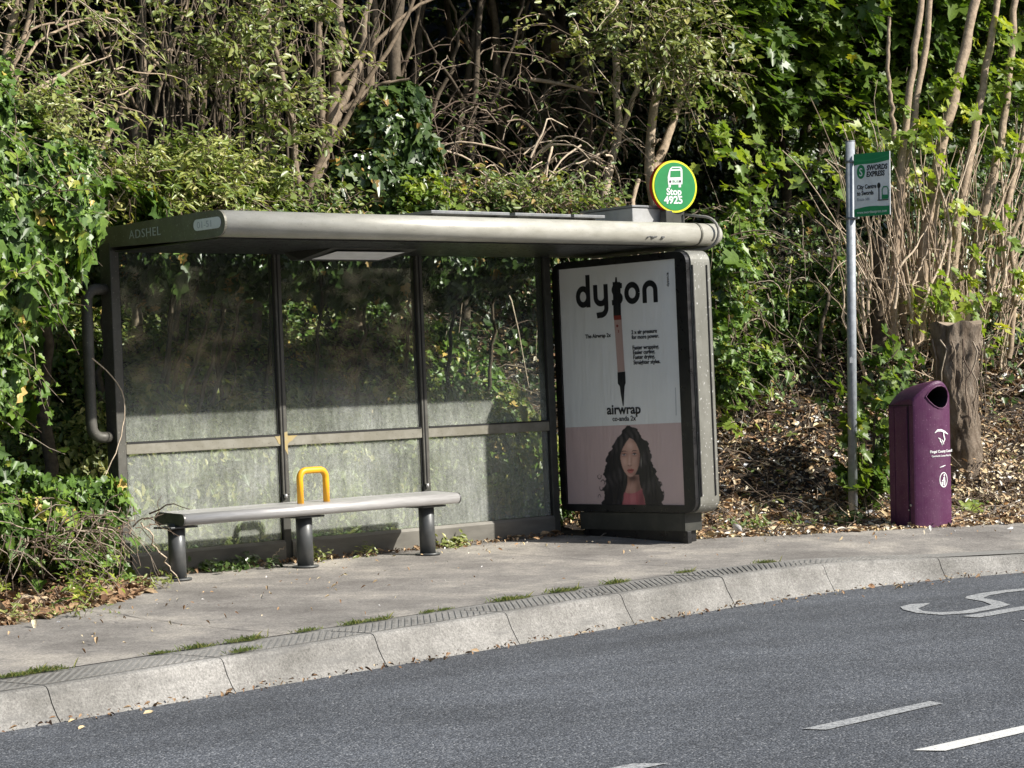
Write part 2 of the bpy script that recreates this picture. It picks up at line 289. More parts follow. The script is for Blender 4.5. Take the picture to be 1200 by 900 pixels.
# ------------------------------------------------------------------ object helpers
def tag(o, label=None, cat=None, group=None, kind=None):
    if label: o['label'] = label
    if cat: o['category'] = cat
    if group: o['group'] = group
    if kind: o['kind'] = kind
    return o
def thing(name, label, cat, loc=(0, 0, 0), group=None):
    o = D.objects.new(name, None); COL.objects.link(o); o.location = loc; o.empty_display_size = 0.2
    return tag(o, label, cat, group)
def link(name, me, mat, parent=None):
    o = D.objects.new(name, me); COL.objects.link(o)
    if mat is not None and not me.materials: me.materials.append(mat)
    if parent is not None:
        o.parent = parent
        L = parent.matrix_basis.inverted() if parent.parent is None else (parent.parent.matrix_basis @ parent.matrix_parent_inverse @ parent.matrix_basis).inverted()
        o.matrix_parent_inverse = L
    return o
class MB:
    """collects shapes (world coordinates) into one mesh"""
    def __init__(s): s.v = []; s.f = []; s.sm = []
    def add(s, vs, fs, smooth=False):
        n = len(s.v); s.v += [tuple(map(float, p)) for p in vs]
        for f in fs: s.f.append([i+n for i in f]); s.sm.append(smooth)
        return s
    def box(s, a, b, bev=0.0):
        a = np.minimum(a, b), np.maximum(a, b); lo, hi = a
        if bev <= 0:
            vs = [(x, y, z) for x in (lo[0], hi[0]) for y in (lo[1], hi[1]) for z in (lo[2], hi[2])]
            return s.add(vs, [(0, 1, 3, 2), (4, 6, 7, 5), (0, 4, 5, 1), (2, 3, 7, 6), (0, 2, 6, 4), (1, 5, 7, 3)])
        bm = bmesh.new(); bmesh.ops.create_cube(bm, size=1.0)
        for v in bm.verts:
            v.co = Vector([(lo[i]+hi[i])/2 + v.co[i]*(hi[i]-lo[i]) for i in range(3)])
        bmesh.ops.bevel(bm, geom=list(bm.edges), offset=bev, segments=2, affect='EDGES', profile=0.5)
        bm.verts.index_update()
        s.add([v.co for v in bm.verts], [[v.index for v in f.verts] for f in bm.faces]); bm.free(); return s
    def prism(s, poly, axis, a, b, smooth=False):
        """poly: 2D points in the two other axes (in order), extruded along axis from a to b"""
        def p3(p, t):
            return {0: (t, p[0], p[1]), 1: (p[0], t, p[1]), 2: (p[0], p[1], t)}[axis]
        n = len(poly); vs = [p3(p, a) for p in poly]+[p3(p, b) for p in poly]
        s.add(vs, [list(range(n))[::-1], list(range(n, 2*n))])
        m = len(s.v)-2*n
        for i in range(n):
            j = (i+1) % n; s.f.append([m+i, m+j, m+n+j, m+n+i]); s.sm.append(smooth)
        return s
    def tube(s, pts, r, sides=14, caps=True, smooth=True):
        pts = [Vector(p) for p in pts]; k = len(pts); rs = r if hasattr(r, '__len__') else [r]*k
        vs = []; prev = None
        for i, p in enumerate(pts):
            t = (pts[min(i+1, k-1)]-pts[max(i-1, 0)]).normalized()
            if prev is None:
                ref = Vector((0, 0, 1)) if abs(t.z) < 0.9 else Vector((1, 0, 0)); x = t.cross(ref).normalized()
            else: x = (prev - t*prev.dot(t)).normalized()
            prev = x; y = t.cross(x)
            vs += [p + (x*math.cos(2*math.pi*j/sides)+y*math.sin(2*math.pi*j/sides))*rs[i] for j in range(sides)]
        n = len(s.v); s.v += [tuple(v) for v in vs]
        for i in range(k-1):
            for j in range(sides):
                j2 = (j+1) % sides; s.f.append([n+i*sides+j, n+i*sides+j2, n+(i+1)*sides+j2, n+(i+1)*sides+j]); s.sm.append(smooth)
        if caps:
            s.f.append([n+j for j in range(sides)][::-1]); s.sm.append(False)
            s.f.append([n+(k-1)*sides+j for j in range(sides)]); s.sm.append(False)
        return s
    def build(s, name, mat, parent=None):
        me = D.meshes.new(name); me.from_pydata(s.v, [], s.f); me.polygons.foreach_set('use_smooth', s.sm)
        bm = bmesh.new(); bm.from_mesh(me); bmesh.ops.recalc_face_normals(bm, faces=bm.faces); bm.to_mesh(me); bm.free()
        me.update(); return link(name, me, mat, parent)
def arc(c, r, a0, a1, n, plane='xz', const=0.0):
    out = []
    for i in range(n+1):
        a = math.radians(a0+(a1-a0)*i/n); p, q = c[0]+r*math.cos(a), c[1]+r*math.sin(a)
        out.append((p, q))
    return out
def rounded_rect(x0, y0, x1, y1, r, n=6):
    rr = r if hasattr(r, '__len__') else [r]*4
    return (arc((x1-rr[0], y1-rr[0]), rr[0], 0, 90, n)+arc((x0+rr[1], y1-rr[1]), rr[1], 90, 180, n) +
            arc((x0+rr[2], y0+rr[2]), rr[2], 180, 270, n)+arc((x1-rr[3], y0+rr[3]), rr[3], 270, 360, n))

# plane frames: local (s, t) on a flat face -> world; lift = millimetres off the face
class Face:
    def __init__(s, o, ex, ey):
        s.o = Vector(o); s.x = Vector(ex).normalized(); s.y = Vector(ey).normalized(); s.n = s.x.cross(s.y)
    def p(s, a, b, h=0.0): return s.o + s.x*a + s.y*b + s.n*h
    def hit(s, u, v):
        d = Vector(ray(u, v)); o = Vector(O); t = (s.o-o).dot(s.n)/d.dot(s.n); q = o+d*t-s.o
        return (q.dot(s.x), q.dot(s.y))
    def poly(s, mb, pts, h, th=0.001):
        n = len(pts); vs = [s.p(a, b, h+th) for a, b in pts]+[s.p(a, b, h) for a, b in pts]
        fs = [list(range(n)), list(range(n, 2*n))[::-1]]+[[i, n+i, n+(i+1) % n, (i+1) % n] for i in range(n)]
        mb.add(vs, fs)
    def stroke(s, mb, pts, wd, h, th=0.001, taper=None):
        """a flat ribbon of width wd along pts"""
        P = [Vector(p) for p in pts]; L = []; Rr = []
        for i, p in enumerate(P):
            t = (P[min(i+1, len(P)-1)]-P[max(i-1, 0)])
            t = t.normalized() if t.length > 1e-9 else Vector((1, 0)); nn = Vector((-t.y, t.x))
            ww = wd/2*(taper[i] if taper else 1.0); L.append(p+nn*ww); Rr.append(p-nn*ww)
        n = len(P)
        vs = [s.p(q.x, q.y, h+th) for q in L]+[s.p(q.x, q.y, h+th) for q in Rr]
        mb.add(vs, [[i, n+i, n+i+1, i+1] for i in range(n-1)])
        vs = [s.p(q.x, q.y, h) for q in L]+[s.p(q.x, q.y, h) for q in Rr]
        mb.add(vs, [[i, i+1, n+i+1, n+i] for i in range(n-1)])
    def text(s, body, a, b, size, mat, name, parent, h=0.002, align='LEFT', bold=0.0, sx=1.0, shear=0.0, spacing=1.0):
        cu = D.curves.new('lettering_curve', 'FONT'); cu.body = body; cu.size = size; cu.align_x = align; cu.offset = bold
        cu.extrude = 0.0008; cu.shear = shear; cu.space_character = spacing; cu.resolution_u = 3
        o = D.objects.new('lettering_tmp', cu); COL.objects.link(o)
        dg = bpy.context.evaluated_depsgraph_get(); me = D.meshes.new_from_object(o.evaluated_get(dg))
        D.objects.remove(o); D.curves.remove(cu)
        M4 = Matrix(((s.x.x, s.y.x, s.n.x, 0), (s.x.y, s.y.y, s.n.y, 0), (s.x.z, s.y.z, s.n.z, 0), (0, 0, 0, 1)))
        q = s.p(a, b, h)
        me.transform(Matrix.Translation(q) @ M4 @ Matrix.Diagonal((sx, 1, 1, 1)))
        me.materials.clear(); me.name = name
        return link(name, me, mat, parent)
def polyring(n, rx, ry, cx=0, cy=0):
    return [(cx+rx*math.cos(2*math.pi*i/n), cy+ry*math.sin(2*math.pi*i/n)) for i in range(n)]

# ------------------------------------------------------------------ fast vegetation meshes
def np_mesh(name, V, loops, starts, totals, mat, parent=None, var=None, smooth=False):
    me = D.meshes.new(name)
    me.vertices.add(len(V)); me.vertices.foreach_set('co', np.asarray(V, np.float32).ravel())
    me.loops.add(len(loops)); me.loops.foreach_set('vertex_index', np.asarray(loops, np.int32))
    me.polygons.add(len(starts)); me.polygons.foreach_set('loop_start', np.asarray(starts, np.int32))
    me.polygons.foreach_set('loop_total', np.asarray(totals, np.int32))
    if smooth: me.polygons.foreach_set('use_smooth', np.ones(len(starts), bool))
    if var is not None:
        a = me.attributes.new('var', 'FLOAT', 'POINT'); a.data.foreach_set('value', np.asarray(var, np.float32))
    me.update(); me.validate()
    return link(name, me, mat, parent)
def half(pts):
    k = len(pts); V = list(pts)+[(-x, y) for x, y in pts[1:-1]]
    f1 = list(range(k)); f2 = [0]+[k-1+i for i in range(k-2, 0, -1)][::-1]
    f2 = [k-1]+[k+i for i in range(k-3, -1, -1)]+[0]
    return np.array(V, float), [f1[::-1], f2[::-1]]
LEAF = {
    'ovate': half([(0, 0), (0.16, 0.18), (0.25, 0.42), (0.19, 0.7), (0, 1)]),
    'lance': half([(0, 0), (0.12, 0.25), (0.14, 0.55), (0, 1)]),
    'ivy': half([(0, 0), (0.28, -0.10), (0.48, 0.15), (0.27, 0.36), (0.33, 0.60), (0.10, 0.68), (0, 1)]),
    'maple': half([(0, 0), (0.22, -0.12), (0.50, 0.02), (0.36, 0.20), (0.62, 0.50), (0.44, 0.52), (0.40, 0.68), (0.18, 0.52), (0.13, 0.80), (0, 1)]),
    'blade': half([(0, 0), (0.045, 0.3), (0.03, 0.7), (0, 1)]),
}
def unit(v): return v/np.maximum(np.linalg.norm(v, axis=-1, keepdims=True), 1e-9)
def leaf_arrays(P, nrm, d, size, kind, var, fold=0.28, curl=0.0):
    T, F = LEAF[kind]; n = len(P); k = len(T)
    z = unit(nrm); y = unit(d-z*(d*z).sum(1, keepdims=True)); x = np.cross(y, z)
    tz = fold*np.abs(T[:, 0])
    cz = -(T[:, 1]**2)
    c = rng.uniform(0.2, 1.0, n)*(curl+0.25)
    loc = (T[None, :, 0:1]*x[:, None, :] + T[None, :, 1:2]*y[:, None, :] + (tz[None, :, None]+cz[None, :, None]*c[:, None, None])*z[:, None, :])
    V = P[:, None, :]+loc*size[:, None, None]
    fl = np.concatenate([np.array(f) for f in F]); tot = np.array([len(f) for f in F])
    loops = (np.arange(n)[:, None]*k+fl[None, :]).ravel()
    totals = np.tile(tot, n)
    return V.reshape(-1, 3), loops, totals, np.repeat(var, k)
def leaf_obj(name, parts, mat, parent=None):
    Vs, Ls, Ts, As = [], [], [], []; o = 0
    for V, l, t, a in parts:
        Vs.append(V); Ls.append(l+o); Ts.append(t); As.append(a); o += len(V)
    V = np.concatenate(Vs); T = np.concatenate(Ts); S = np.concatenate([[0], np.cumsum(T)[:-1]])
    return np_mesh(name, V, np.concatenate(Ls), S, T, mat, parent, np.concatenate(As))
def tube_arrays(P, Rd, var, sides=4):
    """P (M,k,3), Rd (M,k)"""
    m, k, _ = P.shape
    T = np.empty_like(P); T[:, 1:-1] = P[:, 2:]-P[:, :-2]; T[:, 0] = P[:, 1]-P[:, 0]; T[:, -1] = P[:, -1]-P[:, -2]; T = unit(T)
    main = unit(P[:, -1]-P[:, 0]); ref = np.where(np.abs(main[:, 2:3]) > 0.8, np.array([[1.0, 0.3, 0]]), np.array([[0.0, 0, 1.0]]))
    X = unit(np.cross(T, ref[:, None, :])); Y = np.cross(T, X)
    a = np.arange(sides)*2*math.pi/sides
    V = P[:, :, None, :]+Rd[:, :, None, None]*(X[:, :, None, :]*np.cos(a)[None, None, :, None]+Y[:, :, None, :]*np.sin(a)[None, None, :, None])
    base = (np.arange(m)*k*sides)[:, None, None]; i = np.arange(k-1)[None, :, None]*sides; j = np.arange(sides)[None, None, :]; j2 = (j+1) % sides
    q = np.stack([base+i+j, base+i+j2, base+i+sides+j2, base+i+sides+j], -1).reshape(-1)
    return V.reshape(-1, 3), q, np.full(m*(k-1)*sides, 4), np.repeat(var, k*sides)
def sprays(S, Dr, L, droop=0.35, wob=0.06, k=6):
    m = len(S); t = np.linspace(0, 1, k)[None, :, None]
    P = S[:, None, :]+Dr[:, None, :]*L[:, None, None]*t
    P = P+np.array([0, 0, -1.0])*(droop*L)[:, None, None]*t**2
    w = rng.normal(0, 1, (m, k, 3)); w[:, 0] = 0
    w = np.cumsum(w, 1)*(wob*L)[:, None, None]*0.5
    return P+w
def leaves_on(P, q, size, kind, t0=0.25, up=0.5, front=(0.1, -0.5, 0.3), varlo=0.0, varhi=1.0, pt=0.7, jit=0.02, sizevar=0.3, curl=0.1):
    """q leaves on every polyline"""
    m, k, _ = P.shape; t = t0+(1-t0)*(np.arange(q)[None, :]+rng.uniform(0, 1, (m, q)))/q
    f = t*(k-1); i = np.minimum(f.astype(int), k-2); fr = (f-i)[..., None]
    ar = np.arange(m)[:, None]; A = P[ar, i]; B = P[ar, i+1]; pos = A*(1-fr)+B*fr; tan = unit(B-A)
    side = np.where((np.arange(q) % 2)[None, :, None] == 0, 1.0, -1.0)
    sd = unit(np.cross(tan, np.array([0, 0, 1.0]))+rng.normal(0, 0.35, (m, q, 3)))*side
    d = unit(sd*1.0+tan*0.55+np.array([0, 0, -0.25])).reshape(-1, 3)
    pos = pos.reshape(-1, 3)+rng.normal(0, jit, (m*q, 3))
    nr = unit(np.array([0, 0, 1.0])*up+np.array(front)+rng.normal(0, 0.42, (m*q, 3)))
    sz = size*np.exp(rng.normal(0, sizevar, m*q))
    base = np.repeat(rng.uniform(varlo, varhi, m), q)*pt+rng.uniform(varlo, varhi, m*q)*(1-pt)
    return leaf_arrays(pos, nr, d, sz, kind, np.clip(base, 0, 1), curl=curl)

# ================================================================== SETTING
def e_back(x):
    xs = [-40, -12, -1.77, -0.68, -0.22, -0.12, 3.62, 3.98, 4.25, 5.12, 6.39, 10, 20, 60]
    ys = [-3.6, -2.6, -1.47, -0.94, -0.80, 0.16, 0.16, -1.22, -1.28, -1.57, -2.15, -3.3, -4.3, -6]
    return np.interp(x, xs, ys)
def e_dist(x):
    xs = [-40, -12, -1.77, -0.68, -0.3, 0.2, 3.3, 4.1, 4.4, 5.12, 6.39, 10, 20, 60]
    ys = [-3.6, -2.6, -1.47, -0.94, -0.55, 0.16, 0.16, -1.0, -1.28, -1.57, -2.15, -3.3, -4.3, -6]
    return np.interp(x, xs, ys)
def pav_z(y): return -0.02+0.03*np.minimum(y, 0.3)
def bank_z(x, y):
    d = y-e_dist(x)
    k = np.interp(x, [-1, 0.3, 3.4, 4.6], [1.2, 1.55, 1.55, 0.9])
    dd = np.maximum(d, 0)*k
    h = np.interp(dd, [0, 0.5, 1.0, 1.5, 2.0, 3.0, 4.5, 8, 14, 30, 60], [0, 0.015, 0.05, 0.22, 0.60, 1.40, 2.4, 4.3, 7.5, 11, 13])
    lump = 0.05*np.sin(3.1*x+1.3*y)*np.sin(2.3*y-0.7*x)+0.03*np.sin(7.3*x+2)*np.sin(6.1*y)
    return pav_z(np.minimum(y, e_dist(x)))+h+lump*np.clip(d*1.2, 0, 1)-0.012
KT = np.array([(-14, -5.15), (-8, -4.33), (-3.04, -3.67), (-1.03, -3.42), (0.2, -3.27), (1.39, -3.10), (2.4, -2.95), (3.3, -2.90), (3.9, -2.97), (4.45, -3.14), (5.0, -3.36), (6, -3.72), (8, -4.2), (14, -5.0), (30, -6.2)], float)
def smooth_path(P, step=0.12):
    s = np.concatenate([[0], np.cumsum(np.linalg.norm(np.diff(P, axis=0), axis=1))]); n = int(s[-1]/step)
    t = np.linspace(0, s[-1], n); x = np.interp(t, s, P[:, 0]); y = np.interp(t, s, P[:, 1])
    for _ in range(25):
        x[1:-1] = (x[:-2]+2*x[1:-1]+x[2:])/4; y[1:-1] = (y[:-2]+2*y[1:-1]+y[2:])/4
    return np.stack([x, y], 1)
KP = smooth_path(KT)
KN = np.stack([-np.gradient(KP[:, 1]), np.gradient(KP[:, 0])], 1); KN /= np.linalg.norm(KN, axis=1)[:, None]   # towards the footway
ROADZ = -0.28
def kerb_top(x): return np.interp(x, [-14, -3, 2.4, 3.4, 4.5, 7], [-0.14, -0.13, -0.105, -0.115, -0.165, -0.20])
KW = 0.42
def grid_obj(name, X, Y, Z, mat):
    a, b = X.shape; V = np.stack([X, Y, Z], -1).reshape(-1, 3)
    i = np.arange(a-1)[:, None]*b+np.arange(b-1)[None, :]
    q = np.stack([i, i+b, i+b+1, i+1], -1).reshape(-1); n = (a-1)*(b-1)
    return np_mesh(name, V, q, np.arange(n)*4, np.full(n, 4), mat, smooth=True)
# ground sheet to the horizon, road, footway, bank
g = grid_obj('ground', *np.meshgrid(np.linspace(-600, 600, 5), np.linspace(-600, 600, 5), indexing='ij'), np.full((5, 5), -0.42), M['soil']); tag(g, kind='structure')
g = grid_obj('road', *np.meshgrid(np.linspace(-60, 60, 40), np.linspace(-15.5, -2.2, 20), indexing='ij'), np.full((40, 20), ROADZ), M['asphalt']); tag(g, kind='structure')
ks = slice(0, len(KP)); bx = KP[:, 0]+KN[:, 0]*KW; by = KP[:, 1]+KN[:, 1]*KW
T = np.linspace(0, 1, 14)[None, :]
eb = e_back(bx)+0.10; X = np.repeat(bx[:, None], 14, 1); Y = by[:, None]*(1-T)+eb[:, None]*T
kt = kerb_top(bx)[:, None]; Z = np.where(True, (kt+0.002)*(1-T)**2+pav_z(Y)*(1-(1-T)**2), 0)
# a finer footway that follows the back edge
g = grid_obj('footway', X, Y, Z, M['paving']); tag(g, kind='structure')
xs = np.concatenate([np.linspace(-40, -3, 50), np.linspace(-2.9, 12, 190), np.linspace(12.3, 60, 60)])
td = np.concatenate([np.linspace(0, 5, 70), np.linspace(5.3, 60, 50)])[None, :]
X = np.repeat(xs[:, None], td.shape[1], 1); Y = e_back(xs)[:, None]+td-0.02
g = grid_obj('bank', X, Y, bank_z(X, Y)+np.where(td < 0.06, -0.01, 0.004), M['soil']); tag(g, kind='structure')
# kerb stones
prof = [(KW, -0.25), (KW, 0.0), (0.30, 0.0), (0.10, 0.0), (0.02, 0.0), (0.003, -0.006), (-0.008, -0.02), (-0.03, -0.075), (-0.06, -0.125), (-0.10, None)]
mb = MB(); mbd = MB()
seglen = 9; nK = len(KP); i0 = 0
cum = np.concatenate([[0], np.cumsum(np.linalg.norm(np.diff(KP, axis=0), axis=1))])
joints = np.arange(0.3, cum[-1], 1.0)
def kp(s):
    x = np.interp(s, cum, KP[:, 0]); y = np.interp(s, cum, KP[:, 1]); nx = np.interp(s, cum, KN[:, 0]); ny = np.interp(s, cum, KN[:, 1]); return x, y, nx, ny
for a, b in zip(joints[:-1], joints[1:]):
    ss = np.linspace(a+0.003, b-0.003, 8); vs = []
    lift = rng.uniform(-0.003, 0.003)
    for s_ in ss:
        x, y, nx, ny = kp(s_); zt = kerb_top(x)+lift
        for o_, dz in prof:
            if dz is None: z = ROADZ-0.02
            else: z = zt+dz*(min(1, (zt-ROADZ)/0.15) if dz > -0.2 else 1)
            vs.append((x+nx*o_, y+ny*o_, z))
    k = len(prof); fs = [[i*k+j, (i+1)*k+j, (i+1)*k+j+1, i*k+j+1] for i in range(7) for j in range(k-1)]
    fs += [list(range(k)), [7*k+j for j in range(k)][::-1]]
    mb.add(vs, fs)
    # ribs, laid diagonally
    OA, OB, SH = 0.055, 0.335, 0.30
    for r_ in range(int((b-a+SH)/0.048)):
        s0 = a-SH+r_*0.048+0.01; q = []; lo_t = max(0, (a+0.008-s0)/SH); hi_t = min(1, (b-0.035-s0)/SH)
        if hi_t-lo_t < 0.08: continue
        for t_, w_ in ((lo_t, 0), (lo_t, 0.024), (hi_t, 0.024), (hi_t, 0)):
            x, y, nx, ny = kp(s0+SH*t_+w_); o_ = OA+(OB-OA)*t_; q.append((x+nx*o_, y+ny*o_, kerb_top(x)+lift))
        top_ = [(p[0], p[1], p[2]+0.0045) for p in q]
        mb.add(q+top_, [[4, 5, 6, 7], [0, 1, 5, 4], [1, 2, 6, 5], [2, 3, 7, 6], [3, 0, 4, 7]])
    q = []
    for s_, o_ in ((a+0.01, 0.05), (b-0.01, 0.05), (b-0.01, 0.34), (a+0.01, 0.34)):
        x, y, nx, ny = kp(s_); q.append((x+nx*o_, y+ny*o_, kerb_top(x)+lift+0.0015))
    mbd.add(q, [[0, 1, 2, 3]])
g = mb.build('kerb', M['kerb']); tag(g, kind='structure')
g = mbd.build('kerb_groove_bed', M['kerbdark'], g)

# road markings
RZ = ROADZ+0.004
def mark(name, polys, mat, label, cat, group=None):
    mb = MB()
    for pl in polys:
        mb.add([(x, y, RZ) for x, y in pl], [list(range(len(pl)))])
    me = D.meshes.new(name); me.from_pydata(mb.v, [], mb.f); me.update(); o = link(name, me, mat); tag(o, label, cat, group, kind='structure'); return o
def rz(u, v): p = at_z(u, v, RZ); return (p[0], p[1])
dd = [rz(u, v) for u, v in ((940, 854), (968, 855), (1105, 824), (1090, 821.5))]
mark('lane_dash', [dd], M['paintold'], None, None)
d3 = rz(790, 891); w_ = 0.11
mark('lane_dash', [[(d3[0]-0.05, d3[1]-w_*0.2), (d3[0]-0.13, d3[1]+w_*0.7), (d3[0]-1.0, d3[1]+w_*0.75), (d3[0]-0.95, d3[1]-0.02)]], M['paintold'], None, None)
e0 = rz(1070, 879); 
mark('centre_line', [[e0, (e0[0]+0.05, e0[1]-0.10), (e0[0]+2.0, e0[1]-0.10+0.05), (e0[0]+2.0, e0[1]+0.03)]], M['paint'], None, None)
# lettering on the road surface (an S, and the stroke of the next letter)
S_out = [(1055, 711), (1066, 708), (1090, 706.5), (1084, 709.5), (1076, 713), (1082, 716), (1102, 717.5), (1126, 716), (1148, 712), (1162, 708.5), (1152, 704.5), (1131, 701), (1133, 698.5), (1150, 695), (1175, 691.5), (1205, 689), (1240, 688), (1240, 690.5), (1205, 691.5), (1180, 694), (1160, 697.5), (1152, 700.5), (1172, 704.5), (1184, 708.5), (1172, 712), (1140, 718), (1104, 720.5), (1074, 718), (1058, 714)]
m_ = [rz(u, v) for u, v in S_out]
mark('road_lettering', [m_, [rz(u, v) for u, v in ((1127, 722), (1150, 718.5), (1190, 711.5), (1240, 706), (1240, 709.5), (1196, 715), (1160, 721.5), (1146, 723.5))],
     [rz(u, v) for u, v in ((1196, 726), (1240, 722), (1240, 726), (1204, 728.5))]], M['paintold'], None, None)

# ================================================================== BUS SHELTER
W = 1.22
sh = thing('bus_shelter', 'olive grey bus shelter with three bays of grimy glass and a rounded cream roof edge', 'bus shelter', (1.83, 0.03, 0))
ZB = -0.02
# posts
mb = MB().box((-0.065, -0.02, ZB), (0.0, 0.10, 2.06), 0.006); mb.build('post', M['post'], sh)
mb = MB().box((3*W-0.03, -0.02, ZB), (3*W+0.035, 0.08, 2.06), 0.006); mb.build('post', M['darkpaint'], sh)
for k in (1, 2):
    p = MB().box((k*W-0.026, -0.022, 0.42), (k*W+0.026, 0.05, 2.005), 0.005).build('mullion', M['post'], sh)
    MB().box((k*W-0.010, -0.027, 0.43), (k*W-0.002, -0.0225, 2.0)).build('seal_strip', M['rubber'], p)
    MB().box((k*W-0.03, -0.018, ZB), (k*W+0.03, 0.06, 0.418), 0.004).build('foot_post', M['darkpaint'], sh)
    MB().tube([(k*W-0.012, -0.03, 0.40), (k*W-0.012, -0.03, 0.425)], 0.011, 10).build('latch', M['steel'], p)
# header beam and rails
MB().box((-0.06, -0.03, 2.008), (3*W+0.04, 0.09, 2.068), 0.005).build('header_beam', M['darkpaint'], sh)
for k in range(3):
    x0 = k*W+(0.0 if k == 0 else 0.028)+0.002; x1 = (k+1)*W-(0.028 if k < 2 else 0.032)
    r_ = MB().box((x0, -0.015, 0.742), (x1, 0.03, 0.815), 0.004).build('mid_rail', M['rail'], sh)
    MB().box((x0+0.006, -0.019, 0.808), (x1-0.006, -0.0155, 0.819)).build('rail_seal', M['rubber'], r_)
    MB().box((x0+0.004, 0.004, 0.82), (x1-0.004, 0.014, 2.006)).build('glass_pane', M['glass_up'], sh)
    MB().box((x0+0.004, 0.004, 0.128), (x1-0.004, 0.014, 0.74)).build('glass_pane', M['glass_lo'], sh)
    # thin dark seals round the panes
    for zz0, zz1 in ((0.82, 2.006), (0.13, 0.739)):
        s_ = MB(); s_.box((x0+0.001, -0.004, zz0), (x0+0.009, 0.003, zz1)); s_.box((x1-0.009, -0.004, zz0), (x1-0.001, 0.003, zz1))
        s_.build('pane_seal', M['rubber'], sh)
    kx = MB().prism([(-0.018, -0.035), (-0.030, -0.02), (-0.032, 0.105), (-0.018, 0.125), (0.03, 0.125), (0.03, -0.035)], 0, x0, x1)
    kx.build('kick_plate', M['kick'], sh)
# worn yellow patch where the middle rails meet the first mullion
yp = MB(); f0 = Face((0, -0.0160, 0), (1, 0, 0), (0, 0, 1))
f0.poly(yp, [(W-0.075, 0.808), (W-0.03, 0.810), (W-0.03, 0.752), (W-0.045, 0.757), (W-0.055, 0.780)], 0, 0.0012)
f0.poly(yp, [(W+0.03, 0.810), (W+0.12, 0.809), (W+0.095, 0.797), (W+0.07, 0.775), (W+0.045, 0.765), (W+0.03, 0.752)], 0, 0.0012)
f1 = Face((0, -0.0225, 0), (1, 0, 0), (0, 0, 1))
f1.poly(yp, [(W+0.001, 0.83), (W+0.025, 0.835), (W+0.024, 0.68), (W+0.012, 0.70), (W+0.001, 0.72)], 0, 0.0012)
yp.build('worn_patch', M['yworn'], sh)
# hoop rail on the left post
hx, hy = -0.205, 0.045
pts = [(-0.06, hy, 1.775), (-0.13, hy, 1.775)]+[(-0.13+(-0.075)*math.sin(math.radians(a)), hy, 1.70+0.075*math.cos(math.radians(a))) for a in (15, 30, 45, 60, 75, 90)]
pts += [(hx, hy, 0.95)]+[(-0.13-0.075*math.cos(math.radians(a)), hy, 0.93-0.075*math.sin(math.radians(a))) for a in (15, 30, 45, 60, 75, 90)]+[(-0.06, hy, 0.855)]
MB().tube(pts, 0.035, 18).build('end_hoop_rail', M['post'], sh)
# roof: rounded nose, slab, end fascia
RY, RZc, RR = -1.165, 2.087, 0.078
nose = [(RY-RR*math.sin(math.radians(a)), RZc+RR*math.cos(math.radians(a))) for a in range(0, 181, 12)]
prof = nose+[(-1.05, 2.008), (-0.95, 2.03), (0.10, 2.072), (0.12, 2.09), (0.12, 2.13), (-0.9, 2.148)]
rf = MB().prism(prof, 0, -0.045, 4.20, smooth=False)
rfo = rf.build('roof', M['roof'], sh)
for p_ in rfo.data.polygons: p_.use_smooth = len(p_.vertices) == 4 and p_.center.y < -1.15
# rounded right end of the front tube
mb = MB(); pts = [(4.15, RY, RZc)]; rs = [RR-0.001]
for a in (0, 15, 30, 45, 60, 75, 88): pts.append((4.20+0.055*math.sin(math.radians(a)), RY, RZc)); rs.append(0.022+(RR-0.022)*math.cos(math.radians(a)))
mb.tube(pts, rs, 28).build('roof_tube_end', M['roof'], rfo)
MB().tube([(4.00, RY, RZc), (4.018, RY, RZc)], RR+0.004, 28).build('tube_band', M['olive'], rfo)
# black sheet under the roof, shade put into its colour
MB().box((-0.04, -1.14, 1.999), (4.18, -0.04, 2.0065)).build('underside_shade_sheet', M['black'], sh)
fp = nose+[(-1.0, 2.006), (0.14, 2.035), (0.16, 2.05), (0.16, 2.14), (0.14, 2.155), (-1.0, 2.168)]
fas = MB().prism(fp, 0, -0.062, -0.0455).build('end_fascia', M['olive'], sh)
FF = Face((-0.0625, 0, 0), (0, -1, 0), (0, 0, 1))
FF.text('ADSHEL', 0.24, 2.065, 0.075, M['greyink'], 'lettering', fas, h=0.001, sx=1.15, spacing=1.15)
pl = MB(); FF.poly(pl, rounded_rect(0.93, 2.058, 1.205, 2.125, 0.032), 0.001, 0.002); plo = pl.build('number_plate', M['white'], fas)
FF.text('01-51', 0.965, 2.072, 0.055, M['greyink'], 'number', plo, h=0.0035, sx=1.25)
# lamp under the roof
lx0, lx1 = 1.16, 1.86
lm = MB(); lm.add([(lx0, -0.36, 1.942), (lx1, -0.36, 1.942), (lx1+0.08, -0.62, 2.0), (lx0+0.05, -0.62, 2.0), (lx0, -0.25, 1.942), (lx1, -0.25, 1.942), (lx1+0.02, -0.20, 2.0), (lx0-0.02, -0.20, 2.0)],
       [(0, 1, 2, 3), (0, 4, 5, 1), (4, 7, 6, 5), (0, 3, 7, 4), (1, 5, 6, 2)])
lmo = lm.build('lamp_housing', M['darkpaint'], sh)
dfm = MB(); nrm = Vector((0, -0.045, -0.26)).normalized()
def lp(x, t): return Vector((x, -0.36-0.26*t, 1.942+0.045*t))+nrm*0.003
dfm.add([lp(lx0+0.07, 0.08), lp(lx1-0.07, 0.08), lp(lx1-0.02, 0.86), lp(lx0+0.12, 0.86)]+[lp(lx0+0.07, 0.08)-nrm*0.002, lp(lx1-0.07, 0.08)-nrm*0.002, lp(lx1-0.02, 0.86)-nrm*0.002, lp(lx0+0.12, 0.86)-nrm*0.002], [(0, 1, 2, 3), (4, 7, 6, 5), (0, 4, 5, 1), (1, 5, 6, 2), (2, 6, 7, 3), (3, 7, 4, 0)])
dfm.build('lamp_diffuser', M['diff'], lmo)
